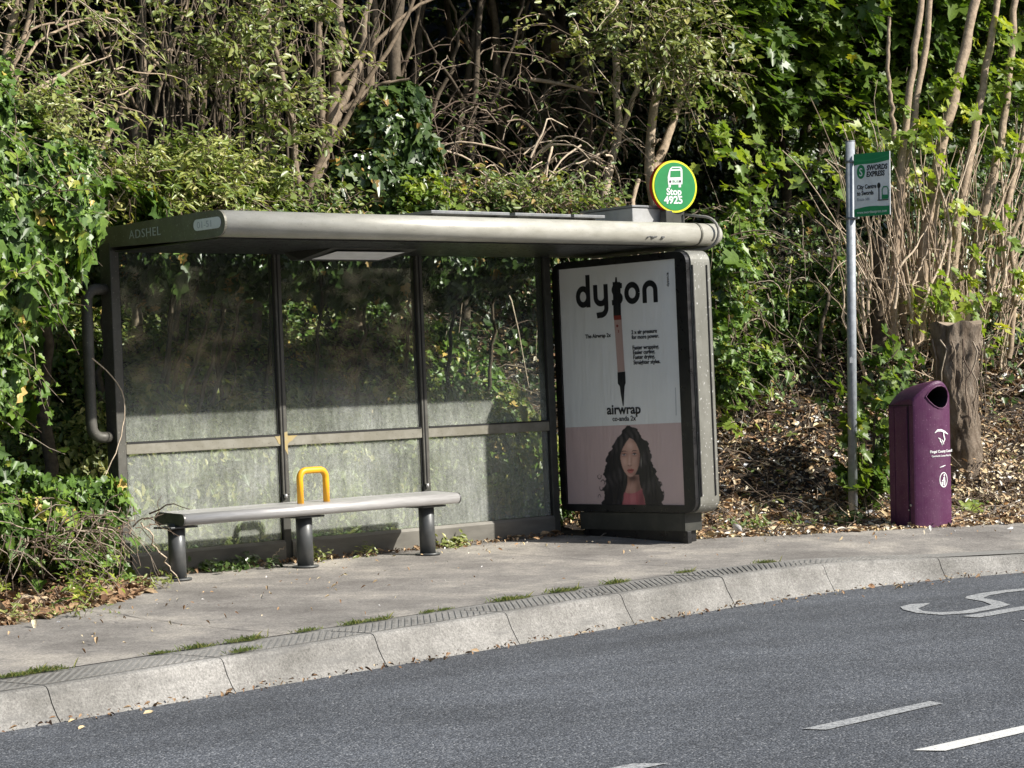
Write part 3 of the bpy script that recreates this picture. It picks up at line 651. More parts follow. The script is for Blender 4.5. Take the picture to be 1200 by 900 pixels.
# solar strips and the grey box on the roof
for x0, x1 in ((1.86, 2.55), (2.60, 3.12), (3.15, 3.45)):
    MB().box((x0, -0.85, 2.215), (x1, -0.45, 2.235), 0.003).build('solar_panel', M['solar'], sh)
    s_ = MB(); [s_.box((xx, -0.8, 2.14), (xx+0.02, -0.5, 2.214)) for xx in (x0+0.05, x1-0.07)]; s_.build('panel_bracket', M['darkpaint'], sh)
bxo = MB().box((3.62, -0.95, 2.145), (4.0, -0.45, 2.285), 0.008).build('roof_box', M['boxm'], sh)
MB().box((3.61, -0.96, 2.287), (4.01, -0.44, 2.302), 0.003).build('lid', M['solar'], bxo)
# marks on the tube near the right end
FT = Face((0, RY-RR*0.93, RZc-RR*0.38), (1, 0, 0), (0, 0.38, 0.93))
s_ = MB(); FT.stroke(s_, [(3.46, -0.005), (3.49, 0.004), (3.52, -0.004), (3.56, 0.004)], 0.008, 0.002); FT.poly(s_, [(3.60, -0.008), (3.63, -0.008), (3.63, 0.008), (3.60, 0.006)], 0.002)
s_.build('tube_mark', M['ink'], rfo)

# round stop sign on the roof
ang = math.radians(14); nrm_s = Vector((-math.sin(ang), -math.cos(ang), 0)); exs = Vector((math.cos(ang), -math.sin(ang), 0))
sc_ = Vector(at(791, 218.5, -1.05)); R_ = 0.184
sg = thing('bus_stop_sign', 'round green bus stop sign with yellow rim reading Stop 4925, on the shelter roof', 'stop sign', (sc_.x, sc_.y, 2.165))
FS = Face(sc_, exs, (0, 0, 1))
d_ = MB(); FS.poly(d_, polyring(56, R_, R_), -0.012, 0.010); d_.build('rim', M['syellow'], sg)
d_ = MB(); FS.poly(d_, polyring(56, R_*0.92, R_*0.92), -0.0015, 0.0025); fo = d_.build('face', M['sgreen'], sg)
d_ = MB(); FS.poly(d_, polyring(56, R_*1.0, R_*1.0), -0.045, 0.03); d_.build('back_shell', M['sred'], sg)
d_ = MB(); S1 = lambda x, y: ((x-355)/6.93/166*1.36-0.0, (335-y)/6.93/166)
bus = MB()
def S1(x, y):
    a, b = FS.hit(740+x/6.93, 170+y/6.93); return (a, b)
FS.poly(bus, [S1(*p) for p in ((293, 262), (297, 322), (412, 318), (414, 258), (412, 200), (400, 176), (330, 176), (312, 192), (303, 215))], 0.0012)
FS.poly(bus, [S1(*p) for p in ((300, 318), (300, 344), (318, 344), (318, 318))], 0.0012); FS.poly(bus, [S1(*p) for p in ((382, 316), (382, 344), (401, 342), (401, 316))], 0.0012)
bo = bus.build('bus_symbol', M['white'], fo)
wn = MB(); FS.poly(wn, [S1(*p) for p in ((313, 262), (316, 210), (396, 207), (398, 260))], 0.0024); FS.poly(wn, [S1(*p) for p in ((326, 196), (328, 187), (392, 185), (392, 193))], 0.0024); wn.build('bus_window', M['sgreen'], bo)
hd = MB(); FS.poly(hd, [S1(313+9*math.cos(a), 297+11*math.sin(a)) for a in np.linspace(0, 6.0, 12)], 0.0024); FS.poly(hd, [S1(393+9*math.cos(a), 295+11*math.sin(a)) for a in np.linspace(0, 6.0, 12)], 0.0024)
hd.build('bus_headlight', M['ink'], bo)
a, b = S1(331, 306); FS.text('BUS', a, b, 0.026, M['sgreen'], 'lettering', bo, h=0.0028, sx=1.2)
a, b = S1(345, 404); FS.text('Stop', a, b, 0.068, M['white'], 'lettering', fo, align='CENTER', bold=0.0022)
a, b = S1(341, 474); FS.text('4925', a, b, 0.074, M['white'], 'number', fo, align='CENTER', bold=0.0022, sx=1.05)
c2 = FS.p(0, 0, -0.03)
MB().box((c2.x-0.10, c2.y-0.02, 2.152), (c2.x+0.09, c2.y+0.04, 2.262), 0.004).build('mount_plate', M['darkpaint'], sg)
cb = [(c2.x+0.07, c2.y-0.03, 2.235), (4.10, RY, 2.215)]+[(4.10+0.05*math.sin(math.radians(a)), RY-0.105*math.sin(math.radians(a)), RZc+0.012+0.115*math.cos(math.radians(a))) for a in range(15, 181, 15)]+[(4.06, RY+0.06, 1.985), (3.92, RY+0.10, 1.985)]
MB().tube(cb, 0.010, 10).build('cable', M['cable'], sg)

# ================================================================== ADVERTISING PANEL
XF = 3.76
ad = thing('advertising_panel', 'upright black framed advertising case with a hair styler poster at the shelter end', 'advertising panel', (3.86, -0.64, 0))
rr = rounded_rect(-1.335, 0.145, 0.01, 1.965, 0.085, 7)
case = MB().prism(rr, 0, XF+0.022, 3.97).build('case', M['case'], ad)
MB().prism(rounded_rect(-1.325, 0.155, 0.0, 1.942, 0.08, 7), 0, 3.972, 3.985).build('rear_door', M['darkpaint'], case)
# frame ring
def ring(outer, inner, xa, xb):
    mb = MB(); n = len(outer)
    vs = [(xa, *p) for p in outer]+[(xa, *p) for p in inner]+[(xb, *p) for p in outer]+[(xb, *p) for p in inner]
    fs = []
    for i in range(n):
        j = (i+1) % n; fs += [[i, j, n+j, n+i], [2*n+i, 3*n+i, 3*n+j, 2*n+j], [i, 2*n+i, 2*n+j, j], [n+i, n+j, 3*n+j, 3*n+i]]
    return mb.add(vs, fs)
ou = rounded_rect(-1.325, 0.15, 0.018, 1.958, 0.08, 7); inn = rounded_rect(-1.218, 0.200, -0.044, 1.911, 0.006, 7)
fr = ring(ou, inn, XF-0.018, XF+0.0215).build('frame', M['black'], ad)
s_ = MB()
s_.box((XF+0.024, -1.342, 0.26), (XF+0.036, -1.3355, 1.86)); s_.box((3.93, -1.342, 0.26), (3.94, -1.3355, 1.86)); s_.build('door_seam', M['black'], case)
cab = MB(); cab.prism([(-1.20, 0.02), (-1.20, 0.1435), (-0.16, 0.1435), (-0.16, 0.02)], 0, XF+0.0, 3.93); cab.build('plinth', M['darkpaint'], ad)
s_ = MB(); s_.box((XF+0.02, -1.17, -0.07), (3.90, -0.20, 0.0195)); s_.build('plinth_recess', M['black'], ad)
for yy in (-1.19, -0.2): MB().box((XF+0.01, yy-0.02, -0.08), (XF+0.05, yy+0.02, 0.0185), 0.003).build('foot', M['black'], ad)
FP = Face((XF-0.004, -0.0454, 0.2015), (0, -1, 0), (0, 0, 1)); PW, PH = 1.172, 1.709
p_ = MB(); FP.poly(p_, [(0, 0), (PW, 0), (PW, PH), (0, PH)], -0.004, 0.004); po = p_.build('poster', M['paper'], ad)
def Dz(x, y): return FP.hit(660+x/4.736, 300+y/4.736)
def Pz(x, y): return FP.hit(660+x/5.624, 480+y/5.624)
hl, _h = FP.hit(668, 501), FP.hit(804, 495)
p_ = MB(); FP.poly(p_, [(0, 0), (PW, 0), (PW, _h[1]), (0, hl[1])], 0.0004, 0.0006); pko = p_.build('pink_field', M['pink'], po)
# wordmark: drawn with strokes of constant width
wm = MB(); SW = 0.041
def circ(cx, cy, r, a0=0, a1=360, n=26, ry=None): return [(cx+r*math.cos(math.radians(a0+(a1-a0)*i/n)), cy+(ry or r)*math.sin(math.radians(a0+(a1-a0)*i/n))) for i in range(n+1)]
def put(x): return Dz(x, 205)[0]
cyd = Dz(383, 205)[1]; rw = 0.053; rh = 0.058; BO = cyd-rh-SW/2
xd = put(110); FP.stroke(wm, circ(xd, cyd, rw, n=32, ry=rh), SW, 0.001); FP.stroke(wm, [(xd+rw, BO), (xd+rw, cyd+0.155)], SW, 0.0016)
xy = put(208); FP.stroke(wm, [(xy-rw, cyd+rh+SW/2), (xy-rw, cyd-0.005)]+circ(xy, cyd-0.01, rw, 180, 360, 16, ry=rh-0.01)+[(xy+rw, cyd)], SW, 0.001)
FP.stroke(wm, [(xy+rw, cyd+rh+SW/2), (xy+rw, cyd-0.085)]+circ(xy-0.004, cyd-0.09, rw+0.004, 0, -95, 12, ry=0.05)+[(xy-0.035, cyd-0.141), (xy-0.045, cyd-0.143)], SW, 0.0016)
xs_ = put(300); FP.stroke(wm, [(xs_+0.05, cyd+rh)]+circ(xs_, cyd+rh/2+0.001, 0.036, 90, 265, 10, ry=rh/2)+circ(xs_, cyd-rh/2-0.001, 0.036, 85, -90, 10, ry=rh/2)+[(xs_-0.055, cyd-rh)], SW*0.9, 0.001)
xo = put(383); FP.stroke(wm, circ(xo, cyd, rw+0.003, n=32, ry=rh), SW, 0.001)
xn = put(482); FP.stroke(wm, [(xn-rw, BO), (xn-rw, cyd+0.005)]+circ(xn, cyd+0.01, rw, 180, 0, 16, ry=rh-0.01)+[(xn+rw, cyd), (xn+rw, BO)], SW, 0.001)
wm.build('wordmark', M['pink_ink'], po)
# the styler in front of the letters
def shape(name, pts, zf, mat, parent, h, th=0.0006):
    m_ = MB(); FP.poly(m_, [zf(*q) for q in pts], h, th); return m_.build(name, mat, parent)
pen = shape('styler_barrel', [(276, 145), (318, 145), (322, 330), (281, 335)], Dz, M['pink_ink'], po, 0.0025)
shape('styler_tip', [(291, 118), (298, 118), (300, 146), (289, 146)], Dz, M['pink_ink'], pen, 0.0025)
shape('styler_collar', [(281, 332), (323, 328), (325, 353), (284, 356)], Dz, M['copper'], pen, 0.0028)
shape('styler_handle', [(284, 356), (325, 352), (343, 640), (304, 645)], Dz, M['pen'], pen, 0.0025)
shape('styler_brush', [(303, 646), (345, 641), (348, 705), (342, 722), (318, 726), (305, 708)], Dz, M['pink_ink'], pen, 0.0028)
shape('styler_point', [(316, 722), (342, 720), (340, 765), (336, 832), (333, 832), (322, 770)], Dz, M['pink_ink'], pen, 0.0032)
shape('styler_button', [(302+6*math.cos(a), 388+8*math.sin(a)) for a in np.linspace(0, 5.8, 10)], Dz, M['copper'], pen, 0.0032)
shape('styler_button', [(306, 410), (310, 410), (311, 426), (308, 426)], Dz, M['copper'], pen, 0.0032)
def ptext(body, zf, x, y, size, mat, align='LEFT', bold=0.0006, sx=1.0, name='lettering', spacing=1.0):
    a, b = zf(x, y); return FP.text(body, a, b, size, M[mat], name, po, h=0.003, align=align, bold=bold, sx=sx, spacing=spacing)
ptext('airwrap', Dz, 338, 876, 0.098, 'pink_ink', 'CENTER', 0.002, 1.12, spacing=1.0)
ptext('co-anda 2x', Pz, 403, 74, 0.050, 'pink_ink', 'CENTER', 0.0005, 1.05)
ptext('The Airwrap 2x', Dz, 124, 458, 0.040, 'pink_ink', bold=0.0006, sx=1.0)
for i, (t_, yy) in enumerate((('2 x air pressure', 434), ('for more power.', 462), ('Faster wrapping.', 520), ('Easier curling.', 546), ('Faster drying.', 573), ('Straighter styles.', 602))):
    ptext(t_, Dz, (380, 382, 386, 388, 390, 392)[i], yy, 0.040, 'pink_ink', bold=0.0007, sx=0.98)
a, b = Dz(588, 170); t_ = FP.text('dyson.ie', 0, 0, 0.03, M['pink_ink'], 'lettering', po, h=0.003)
tm = t_.data; c0 = FP.p(0, 0, 0)
R90 = Matrix.Translation(FP.p(a, b, 0)) @ Matrix.Rotation(math.radians(90), 4, FP.n) @ Matrix.Translation(-c0); tm.transform(R90)
shape('fine_line', [(622, 730), (625, 730), (629, 885), (626, 885)], Dz, M['greyink'], po, 0.001)
# portrait: a soft-edged print carried by a fine mesh
gx, gy = np.meshgrid(np.arange(206, 676, 2.9), np.arange(98, 632, 2.9), indexing='ij')
def inside(poly, x, y):
    r = np.zeros(x.shape, bool); n = len(poly); k = n-1
    for a in range(n):
        (xa, ya), (xb, yb) = poly[a], poly[k]
        c_ = ((ya > y) != (yb > y)) & (x < (xb-xa)*(y-ya)/((yb-ya) if yb != ya else 1e-9)+xa); r ^= c_; k = a
    return r.astype(float)
def soft(m, n=1):
    for _ in range(n):
        p_ = np.pad(m, 1, mode='edge'); m = (p_[:-2, 1:-1]+p_[2:, 1:-1]+p_[1:-1, :-2]+p_[1:-1, 2:]+2*m)/6
    return m
C = np.zeros(gx.shape+(3,)); C[:] = (0.60, 0.455, 0.44)
def lay(m, c, a=1.0):
    global C
    m = np.clip(m*a, 0, 1)[..., None]; c = np.asarray(c, float); C = C*(1-m)+c*m
def ga(cx, cy, rx, ry, rot=0.0):
    a = math.radians(rot); dx, dy = gx-cx, gy-cy; u_, v_ = dx*math.cos(a)+dy*math.sin(a), -dx*math.sin(a)+dy*math.cos(a)
    return np.exp(-(u_/rx)**2-(v_/ry)**2)
wx = gx+5*np.sin(gy/15+gx/60)+3.5*np.sin(gy/7.5+1.3)+2*np.sin(gy/4.1+gx/9); wy = gy+4*np.sin(gx/11+0.6)
hairpts = [(445, 107), (475, 120), (505, 160), (540, 200), (566, 235), (578, 280), (580, 320), (596, 370), (618, 420), (630, 470), (650, 510), (660, 560), (660, 600), (664, 640), (266, 640), (262, 600), (272, 570), (266, 530), (280, 490), (274, 440), (268, 400), (285, 350), (288, 310), (305, 270), (320, 250), (345, 210), (370, 165), (400, 125), (420, 111)]
hm = soft(inside(hairpts, wx, wy), 1); cur = np.zeros(gx.shape)
for cx0, cy0, rx0, ry0 in ((240, 440, 16, 22), (252, 515, 14, 24), (240, 575, 12, 20), (262, 480, 16, 22), (655, 560, 14, 40), (640, 500, 16, 30), (268, 610, 16, 26), (232, 428, 10, 8)):
    d_ = np.hypot((gx-cx0)/rx0, (gy-cy0)/ry0); cur = np.maximum(cur, np.exp(-((d_-0.75)/0.2)**2)*(np.sin(np.arctan2(gy-cy0, gx-cx0)*1.0+cy0) > -0.55))
hm = np.clip(hm+soft(cur), 0, 1); tone = 0.5+0.5*np.sin((gx+14*np.sin(gy/38+gx/80)+5*np.sin(gy/17))/5.3); big_ = np.clip(np.sin(gy/33+gx/50)+0.25, 0, 1)
lay(hm, (0.016, 0.014, 0.017)); lay(hm*tone*big_, (0.060, 0.052, 0.056), 0.65)
nk_ = soft(inside([(424, 430), (424, 490), (405, 560), (396, 640), (548, 640), (532, 560), (508, 500), (500, 430)], gx, gy), 1); lay(nk_, (0.42, 0.235, 0.185))
lay(nk_*ga(462, 452, 44, 26), (0.085, 0.04, 0.035), 1.0); lay(nk_*ga(500, 520, 18, 70), (0.16, 0.08, 0.065), 0.8); lay(nk_*ga(440, 515, 18, 22), (0.55, 0.33, 0.27), 0.6)
tp_m = soft(inside([(404, 545), (430, 552), (470, 550), (505, 532), (524, 520), (530, 560), (545, 640), (386, 640), (396, 580)], gx, gy), 1); lay(tp_m, (0.42, 0.115, 0.135)); lay(tp_m*ga(520, 590, 24, 60), (0.16, 0.035, 0.05), 0.8); lay(tp_m*ga(450, 590, 30, 40), (0.52, 0.17, 0.19), 0.6)
fpoly = [(437, 186), (462, 198), (482, 225), (497, 255), (505, 290), (505, 330), (500, 365), (491, 395), (477, 422), (458, 440), (440, 444), (422, 432), (404, 408), (390, 375), (381, 340), (377, 305), (383, 280), (396, 250), (413, 220)]
fm_ = soft(inside(fpoly, gx, gy), 1); lay(fm_, (0.50, 0.295, 0.235))
for c_, m_, a_ in (((0.68, 0.46, 0.39), ga(438, 235, 22, 26), 0.8), ((0.66, 0.43, 0.36), ga(405, 345, 16, 24), 0.65), ((0.70, 0.48, 0.41), ga(437, 335, 5.5, 30), 0.8), ((0.72, 0.50, 0.43), ga(438, 357, 7, 6), 0.8), ((0.60, 0.38, 0.31), ga(440, 430, 12, 8), 0.6), ((0.60, 0.37, 0.31), ga(470, 340, 12, 18), 0.45),
                   ((0.22, 0.105, 0.085), ga(504, 350, 16, 90), 0.9), ((0.26, 0.13, 0.105), ga(478, 425, 22, 20, -30), 0.7), ((0.30, 0.15, 0.12), ga(384, 385, 9, 36, -14), 0.6), ((0.20, 0.10, 0.08), ga(382, 270, 9, 40), 0.6), ((0.24, 0.12, 0.10), ga(470, 200, 22, 20), 0.5), ((0.30, 0.15, 0.12), ga(452, 330, 4, 28, 4), 0.55), ((0.28, 0.14, 0.11), ga(440, 371, 13, 3.5), 0.7), ((0.14, 0.06, 0.05), ga(430, 367, 3.6, 2.6), 0.9), ((0.14, 0.06, 0.05), ga(449, 366, 3.6, 2.6), 0.9), ((0.32, 0.16, 0.13), ga(443, 423, 15, 4), 0.6)): lay(fm_*m_, c_, a_)
for ex_, ey_ in ((402, 298), (471, 294)):
    lay(fm_*ga(ex_, ey_-4, 21, 12), (0.27, 0.105, 0.085), 0.85); lay(fm_*ga(ex_, ey_+11, 17, 5), (0.34, 0.16, 0.13), 0.6)
    eye = soft(inside([(ex_-16, ey_+2), (ex_-7, ey_-5), (ex_+5, ey_-6), (ex_+15, ey_-1), (ex_+6, ey_+6), (ex_-6, ey_+6)], gx, gy), 0); lay(eye, (0.46, 0.38, 0.36)); lay(ga(ex_, ey_, 5.5, 6)*eye, (0.015, 0.01, 0.01), 1.0)
    lay(soft(inside([(ex_-19, ey_+3), (ex_-8, ey_-8), (ex_+6, ey_-9), (ex_+20, ey_-3), (ex_+6, ey_-4.5), (ex_-8, ey_-3.5)], gx, gy), 0), (0.02, 0.012, 0.012), 0.95)
    lay(soft(inside([(ex_-21, ey_-17), (ex_-9, ey_-27), (ex_+8, ey_-27), (ex_+24, ey_-20), (ex_+8, ey_-21), (ex_-8, ey_-20)], gx, gy), 0), (0.045, 0.025, 0.022), 0.85)
lay(soft(inside([(421, 401), (433, 391), (441, 394), (449, 389), (463, 392), (470, 399), (446, 403)], gx, gy), 0), (0.30, 0.07, 0.065)); lay(soft(inside([(422, 402), (446, 403), (469, 400), (458, 415), (443, 420), (429, 414)], gx, gy), 0), (0.44, 0.125, 0.115)); lay(ga(446, 402.5, 20, 1.8), (0.07, 0.015, 0.015), 0.9); lay(ga(444, 410, 8, 3), (0.60, 0.26, 0.24), 0.6)
for sd_ in ([(437, 184), (410, 214), (392, 250), (380, 285), (375, 320), (380, 362), (396, 402), (412, 424), (418, 470), (398, 555), (392, 640), (340, 640), (345, 400), (345, 280), (400, 175)], [(437, 184), (464, 198), (488, 228), (502, 262), (510, 310), (506, 360), (497, 402), (504, 455), (520, 510), (536, 580), (550, 640), (610, 640), (570, 420), (556, 260), (485, 150)]):
    m_ = soft(inside(sd_, gx+2.5*np.sin(gy/12), gy), 1)*hm; lay(m_, (0.016, 0.014, 0.017)); lay(m_*tone*big_, (0.075, 0.065, 0.07), 0.6)
lay(ga(515, 345, 2.5, 26), (0.45, 0.42, 0.38), 0.8)
use = (hm+fm_+nk_+tp_m) > 0.12; na_, nb_ = gx.shape
V = np.array([FP.p(*Pz(float(a), float(b)), 0.0016) for a, b in zip(gx.ravel(), np.minimum(gy, 629).ravel())])
ix = (np.arange(na_-1)[:, None]*nb_+np.arange(nb_-1)[None, :]); uq = use[:-1, :-1] & use[1:, :-1] & use[:-1, 1:] & use[1:, 1:]
q_ = np.stack([ix, ix+1, ix+nb_+1, ix+nb_], -1)[uq]
mpr, nt, b = new_mat('portrait_print'); at_ = N(nt, 'ShaderNodeAttribute', attribute_name='print'); nt.links.new(at_.outputs['Color'], b.inputs['Base Color']); b.inputs['Roughness'].default_value = 0.3
bump(nt, b, noise(nt, coords(nt, (1, 9, 1.2)), 2.0, 2), 0.25, 0.03)
po_ = np_mesh('portrait', V, q_.reshape(-1), np.arange(len(q_))*4, np.full(len(q_), 4), mpr, pko)
ca = po_.data.color_attributes.new('print', 'FLOAT_COLOR', 'POINT'); ca.data.foreach_set('color', np.concatenate([np.minimum(C*1.12, 0.85).reshape(-1, 3), np.ones((C.size//3, 1))], 1).astype(np.float32).ravel())

# ================================================================== BENCH
bn = thing('bench', 'long low steel perch bench on three round posts under the shelter', 'bench', (1.15, -0.38, -0.03))
by0, by1 = -0.53, -0.225
sp = [(-0.49-0.036*math.sin(math.radians(a)), 0.337+0.036*math.cos(math.radians(a))) for a in range(180, -1, -15)]+[(-0.40, 0.376), (-0.29, 0.382), (-0.25, 0.384), (by1-0.0, 0.372), (by1+0.02, 0.345), (by1+0.012, 0.315), (by1-0.02, 0.300), (-0.27, 0.305), (-0.33, 0.318), (-0.44, 0.305)]
st = MB().prism(sp, 0, 0.075, 2.29); sto = st.build('seat', M['steel'], bn)
for p_ in sto.data.polygons: p_.use_smooth = len(p_.vertices) == 4 and p_.center.y < -0.488
MB().prism([((y-(-0.38))*1.015-0.38, (z-0.335)*1.03+0.335) for y, z in sp], 0, 0.062, 0.0745).build('end_cap', M['cap'], bn)
MB().prism([((y-(-0.38))*1.01-0.38, (z-0.335)*1.02+0.335) for y, z in sp], 0, 2.2905, 2.30).build('end_cap', M['cap'], bn)
for xx in (0.0+0.10, 1.08, 2.11):
    l_ = MB().tube([(xx, -0.38, -0.035), (xx, -0.38, 0.315)], 0.053, 24).build('leg', M['legs'], bn)
    MB().tube([(xx, -0.38, -0.034), (xx, -0.38, -0.022)], 0.085, 24).build('flange', M['legs'], l_)
    MB().box((xx-0.10, -0.47, 0.285), (xx+0.10, -0.28, 0.297), 0.003).build('seat_bracket', M['legs'], l_)
ah = MB(); ax0, ax1, ay = 1.045, 1.255, -0.40
pts = [(ax0, ay, 0.37), (ax0, ay, 0.52)]+[(ax0+0.05-0.05*math.cos(math.radians(a)), ay, 0.535+0.05*math.sin(math.radians(a))) for a in range(0, 91, 15)]+[(ax1-0.05+0.05*math.sin(math.radians(a)), ay, 0.535+0.05*math.cos(math.radians(a))) for a in range(0, 91, 15)]+[(ax1, ay, 0.52), (ax1, ay, 0.37)]
o = ah.tube(pts, 0.0215, 16).build('armrest', M['yellow'], bn); o['label'] = 'yellow painted hoop armrest'

# ================================================================== BUS STOP POLE
pl = thing('bus_stop_pole', 'tall galvanised pole with a green and white timetable flag near the purple bin', 'bus stop pole', (5.97, -0.89, -0.05))
pb = Vector((5.96, -0.89, -0.08)); pt_ = Vector((6.115, -0.89, 2.86))
pole = MB().tube([pb, pt_], 0.036, 24).build('pole', M['galv'], pl)
def pz(z): t = (z-pb.z)/(pt_.z-pb.z); return pb+(pt_-pb)*t
MB().tube([pt_-Vector((0, 0, 0.002)), pt_+Vector((0, 0, 0.004))], 0.038, 24).build('pole_cap', M['galv'], pole)
up = (pt_-pb).normalized()
FL = Face(pz(2.27)+Vector((-0.012, -0.045, 0)), (0.05, -1, -0.02), up)
FL.x = FL.x*0.82; fw, fh = 0.405, 0.485
# slightly warped panel
sgm = MB(); nS = 12; vs = []
def wav(s, t): return 0.010*math.sin(s/fw*2.6)*math.sin(t/fh*5.5+0.5)
for k_ in (0, 1):
    for i in range(nS+1):
        for j in range(nS+1): s_, t_ = fw*i/nS, fh*j/nS; vs.append(FL.p(s_, t_, -0.003+0.003*k_))
q_ = (nS+1)**2
fs = [[i*(nS+1)+j, i*(nS+1)+j+1, (i+1)*(nS+1)+j+1, (i+1)*(nS+1)+j] for i in range(nS) for j in range(nS)]
sgm.add(vs, fs+[[q_+a for a in f][::-1] for f in fs]); FL.poly(sgm, [(0, 0), (fw, 0), (fw, fh), (0, fh)], -0.0028, 0.0026)
flag = sgm.build('sign_panel', M['flagwhite'], pl)
e_ = MB(); e_.add([FL.p(fw, 0, -0.006), FL.p(fw+0.004, 0, -0.006), FL.p(fw+0.004, 0, 0.004), FL.p(fw, 0, 0.004)]+[FL.p(fw, fh, -0.006), FL.p(fw+0.004, fh, -0.006), FL.p(fw+0.004, fh, 0.004), FL.p(fw, fh, 0.004)], [(0, 1, 2, 3), (4, 7, 6, 5), (0, 4, 5, 1), (1, 5, 6, 2), (2, 6, 7, 3), (3, 7, 4, 0)]); e_.build('panel_edge', M['greyink'], flag)
xsn = np.linspace(0, 1, 17)
tb = [(fw*t, fh*(0.865-0.035*math.sin(t*math.pi)+0.05*(1-t)**6*-1)) for t in xsn]
b_ = MB(); FL.poly(b_, tb+[(fw, fh), (0, fh)], 0.0008); b_.build('top_band', M['flaggreen'], flag)
b_ = MB(); FL.poly(b_, [(fw*t, fh*(0.90-0.03*math.sin(t*math.pi*1.1+0.6))) for t in xsn]+[(fw*t, fh*(0.94-0.045*math.sin(t*math.pi+0.3))) for t in xsn[::-1]], 0.002); b_.build('top_swoosh', M['flaggreen2'], flag)
b_ = MB(); FL.poly(b_, [(0, 0), (fw, 0)]+[(fw*t, fh*(0.12+0.035*math.sin(t*math.pi*1.05)+0.03*t**6)) for t in xsn[::-1]], 0.0008); b_.build('bottom_band', M['flaggreen'], flag)
FL.text('www.swordsexpress.com', 0.035, 0.022, 0.031, M['flagwhite'], 'lettering', flag, h=0.002, sx=1.05)
FL.text('SWORDS', 0.148, 0.352, 0.055, M['ink'], 'lettering', flag, h=0.002, bold=0.0018, sx=1.02, shear=0.1)
FL.text('EXPRESS', 0.143, 0.303, 0.055, M['ink'], 'lettering', flag, h=0.002, bold=0.0018, sx=1.0, shear=0.1)
b_ = MB(); FL.poly(b_, polyring(30, 0.046, 0.054, 0.082, 0.345), 0.0015); b_.build('emblem', M['flaggreen'], flag)
FL.text('S', 0.082, 0.312, 0.088, M['flagwhite'], 'emblem_letter', flag, h=0.0032, align='CENTER', bold=0.001)
FL.text('City Centre', 0.035, 0.212, 0.046, M['ink'], 'lettering', flag, h=0.002, bold=0.0012, sx=0.98)
FL.text('to Swords', 0.035, 0.164, 0.046, M['ink'], 'lettering', flag, h=0.002, bold=0.0012, sx=0.98)
FL.text('Route 500', 0.035, 0.120, 0.034, M['greyink'], 'lettering', flag, h=0.002, sx=1.0)
b_ = MB(); FL.poly(b_, polyring(20, 0.018, 0.022, 0.285, 0.228), 0.002); FL.poly(b_, [(0.279, 0.22), (0.291, 0.22), (0.291, 0.115), (0.279, 0.115)], 0.002); FL.poly(b_, [(0.268, 0.112), (0.39, 0.112), (0.39, 0.119), (0.268, 0.119)], 0.002); b_.build('stop_symbol', M['ink'], flag)
b_ = MB(); FL.stroke(b_, [(0.322, 0.122), (0.322, 0.195), (0.335, 0.215), (0.375, 0.215), (0.388, 0.195), (0.388, 0.122)], 0.009, 0.002); FL.poly(b_, [(0.326, 0.122), (0.384, 0.122), (0.384, 0.152), (0.326, 0.156)], 0.002); b_.build('bus_symbol', M['flaggreen'], flag)
for zz in (2.70, 2.262):
    c_ = pz(zz); MB().tube([c_-up*0.010, c_+up*0.010], 0.041, 24).build('clamp', M['solar'], pl)
    MB().box((c_.x-0.012, c_.y-0.40*0.15-0.02, c_.z-0.006), (c_.x+0.006, c_.y-0.03, c_.z+0.006)).build('clamp_arm', M['solar'], pl)
FQ = Face(pz(1.15)+Vector((-0.03, -0.021, 0)), (0.6, -0.8, 0), (0, 0, 1)); q_ = MB(); FQ.poly(q_, [(-0.012, 0), (0.012, 0), (0.012, 0.035), (0.004, 0.05), (-0.012, 0.04)], 0.002); q_.build('torn_sticker', M['white'], pole)

# ================================================================== LITTER BIN
th = math.radians(16)
b0 = Vector((5.56, -1.79, -0.095))
bi = thing('litter_bin', 'purple litter bin with a domed hood and almond shaped opening by the footway', 'litter bin', b0)
exb = Vector((math.cos(th), -math.sin(th), 0)); eyb = Vector((math.sin(th), math.cos(th), 0))
BW, BD, BH, HOOD = 0.33, 0.30, 0.955, 0.13
def bp(x, y, z): return b0+exb*x+eyb*y+Vector((0.035*z, 0, z))
def foot(bulge=0.05, x0=0.0, x1=BW, y1=BD, rc=0.02):
    pts = []
    for i in range(17):
        t = i/16; x = x0+(x1-x0)*t; y = -bulge*math.sin(math.pi*t)**0.75+rc*0
        pts.append((x, y))
    return pts+[(x1, y1), (x0, y1)]
fpn = foot(); nF = len(fpn)
# body with arched hood: every footprint point carries its own top height
def hood(x): t = min(1, max(0, x/BW)); return BH+HOOD*math.sin(math.pi*(0.08+0.84*t*0.96))**0.8*(0.75+0.35*t)
mb = MB(); vs = []
cols = [0.0, 0.03]+list(np.linspace(0.08, 0.92, 15))+[0.97, 1.0]
def fy(t): return -0.055*max(0, math.sin(math.pi*t))**0.8
def top(t): return BH+HOOD*max(0, math.sin(math.pi*(0.5*min(1, t/0.62) if t < 0.62 else 0.5+0.42*(t-0.62)/0.38)))**0.85
rows = 7
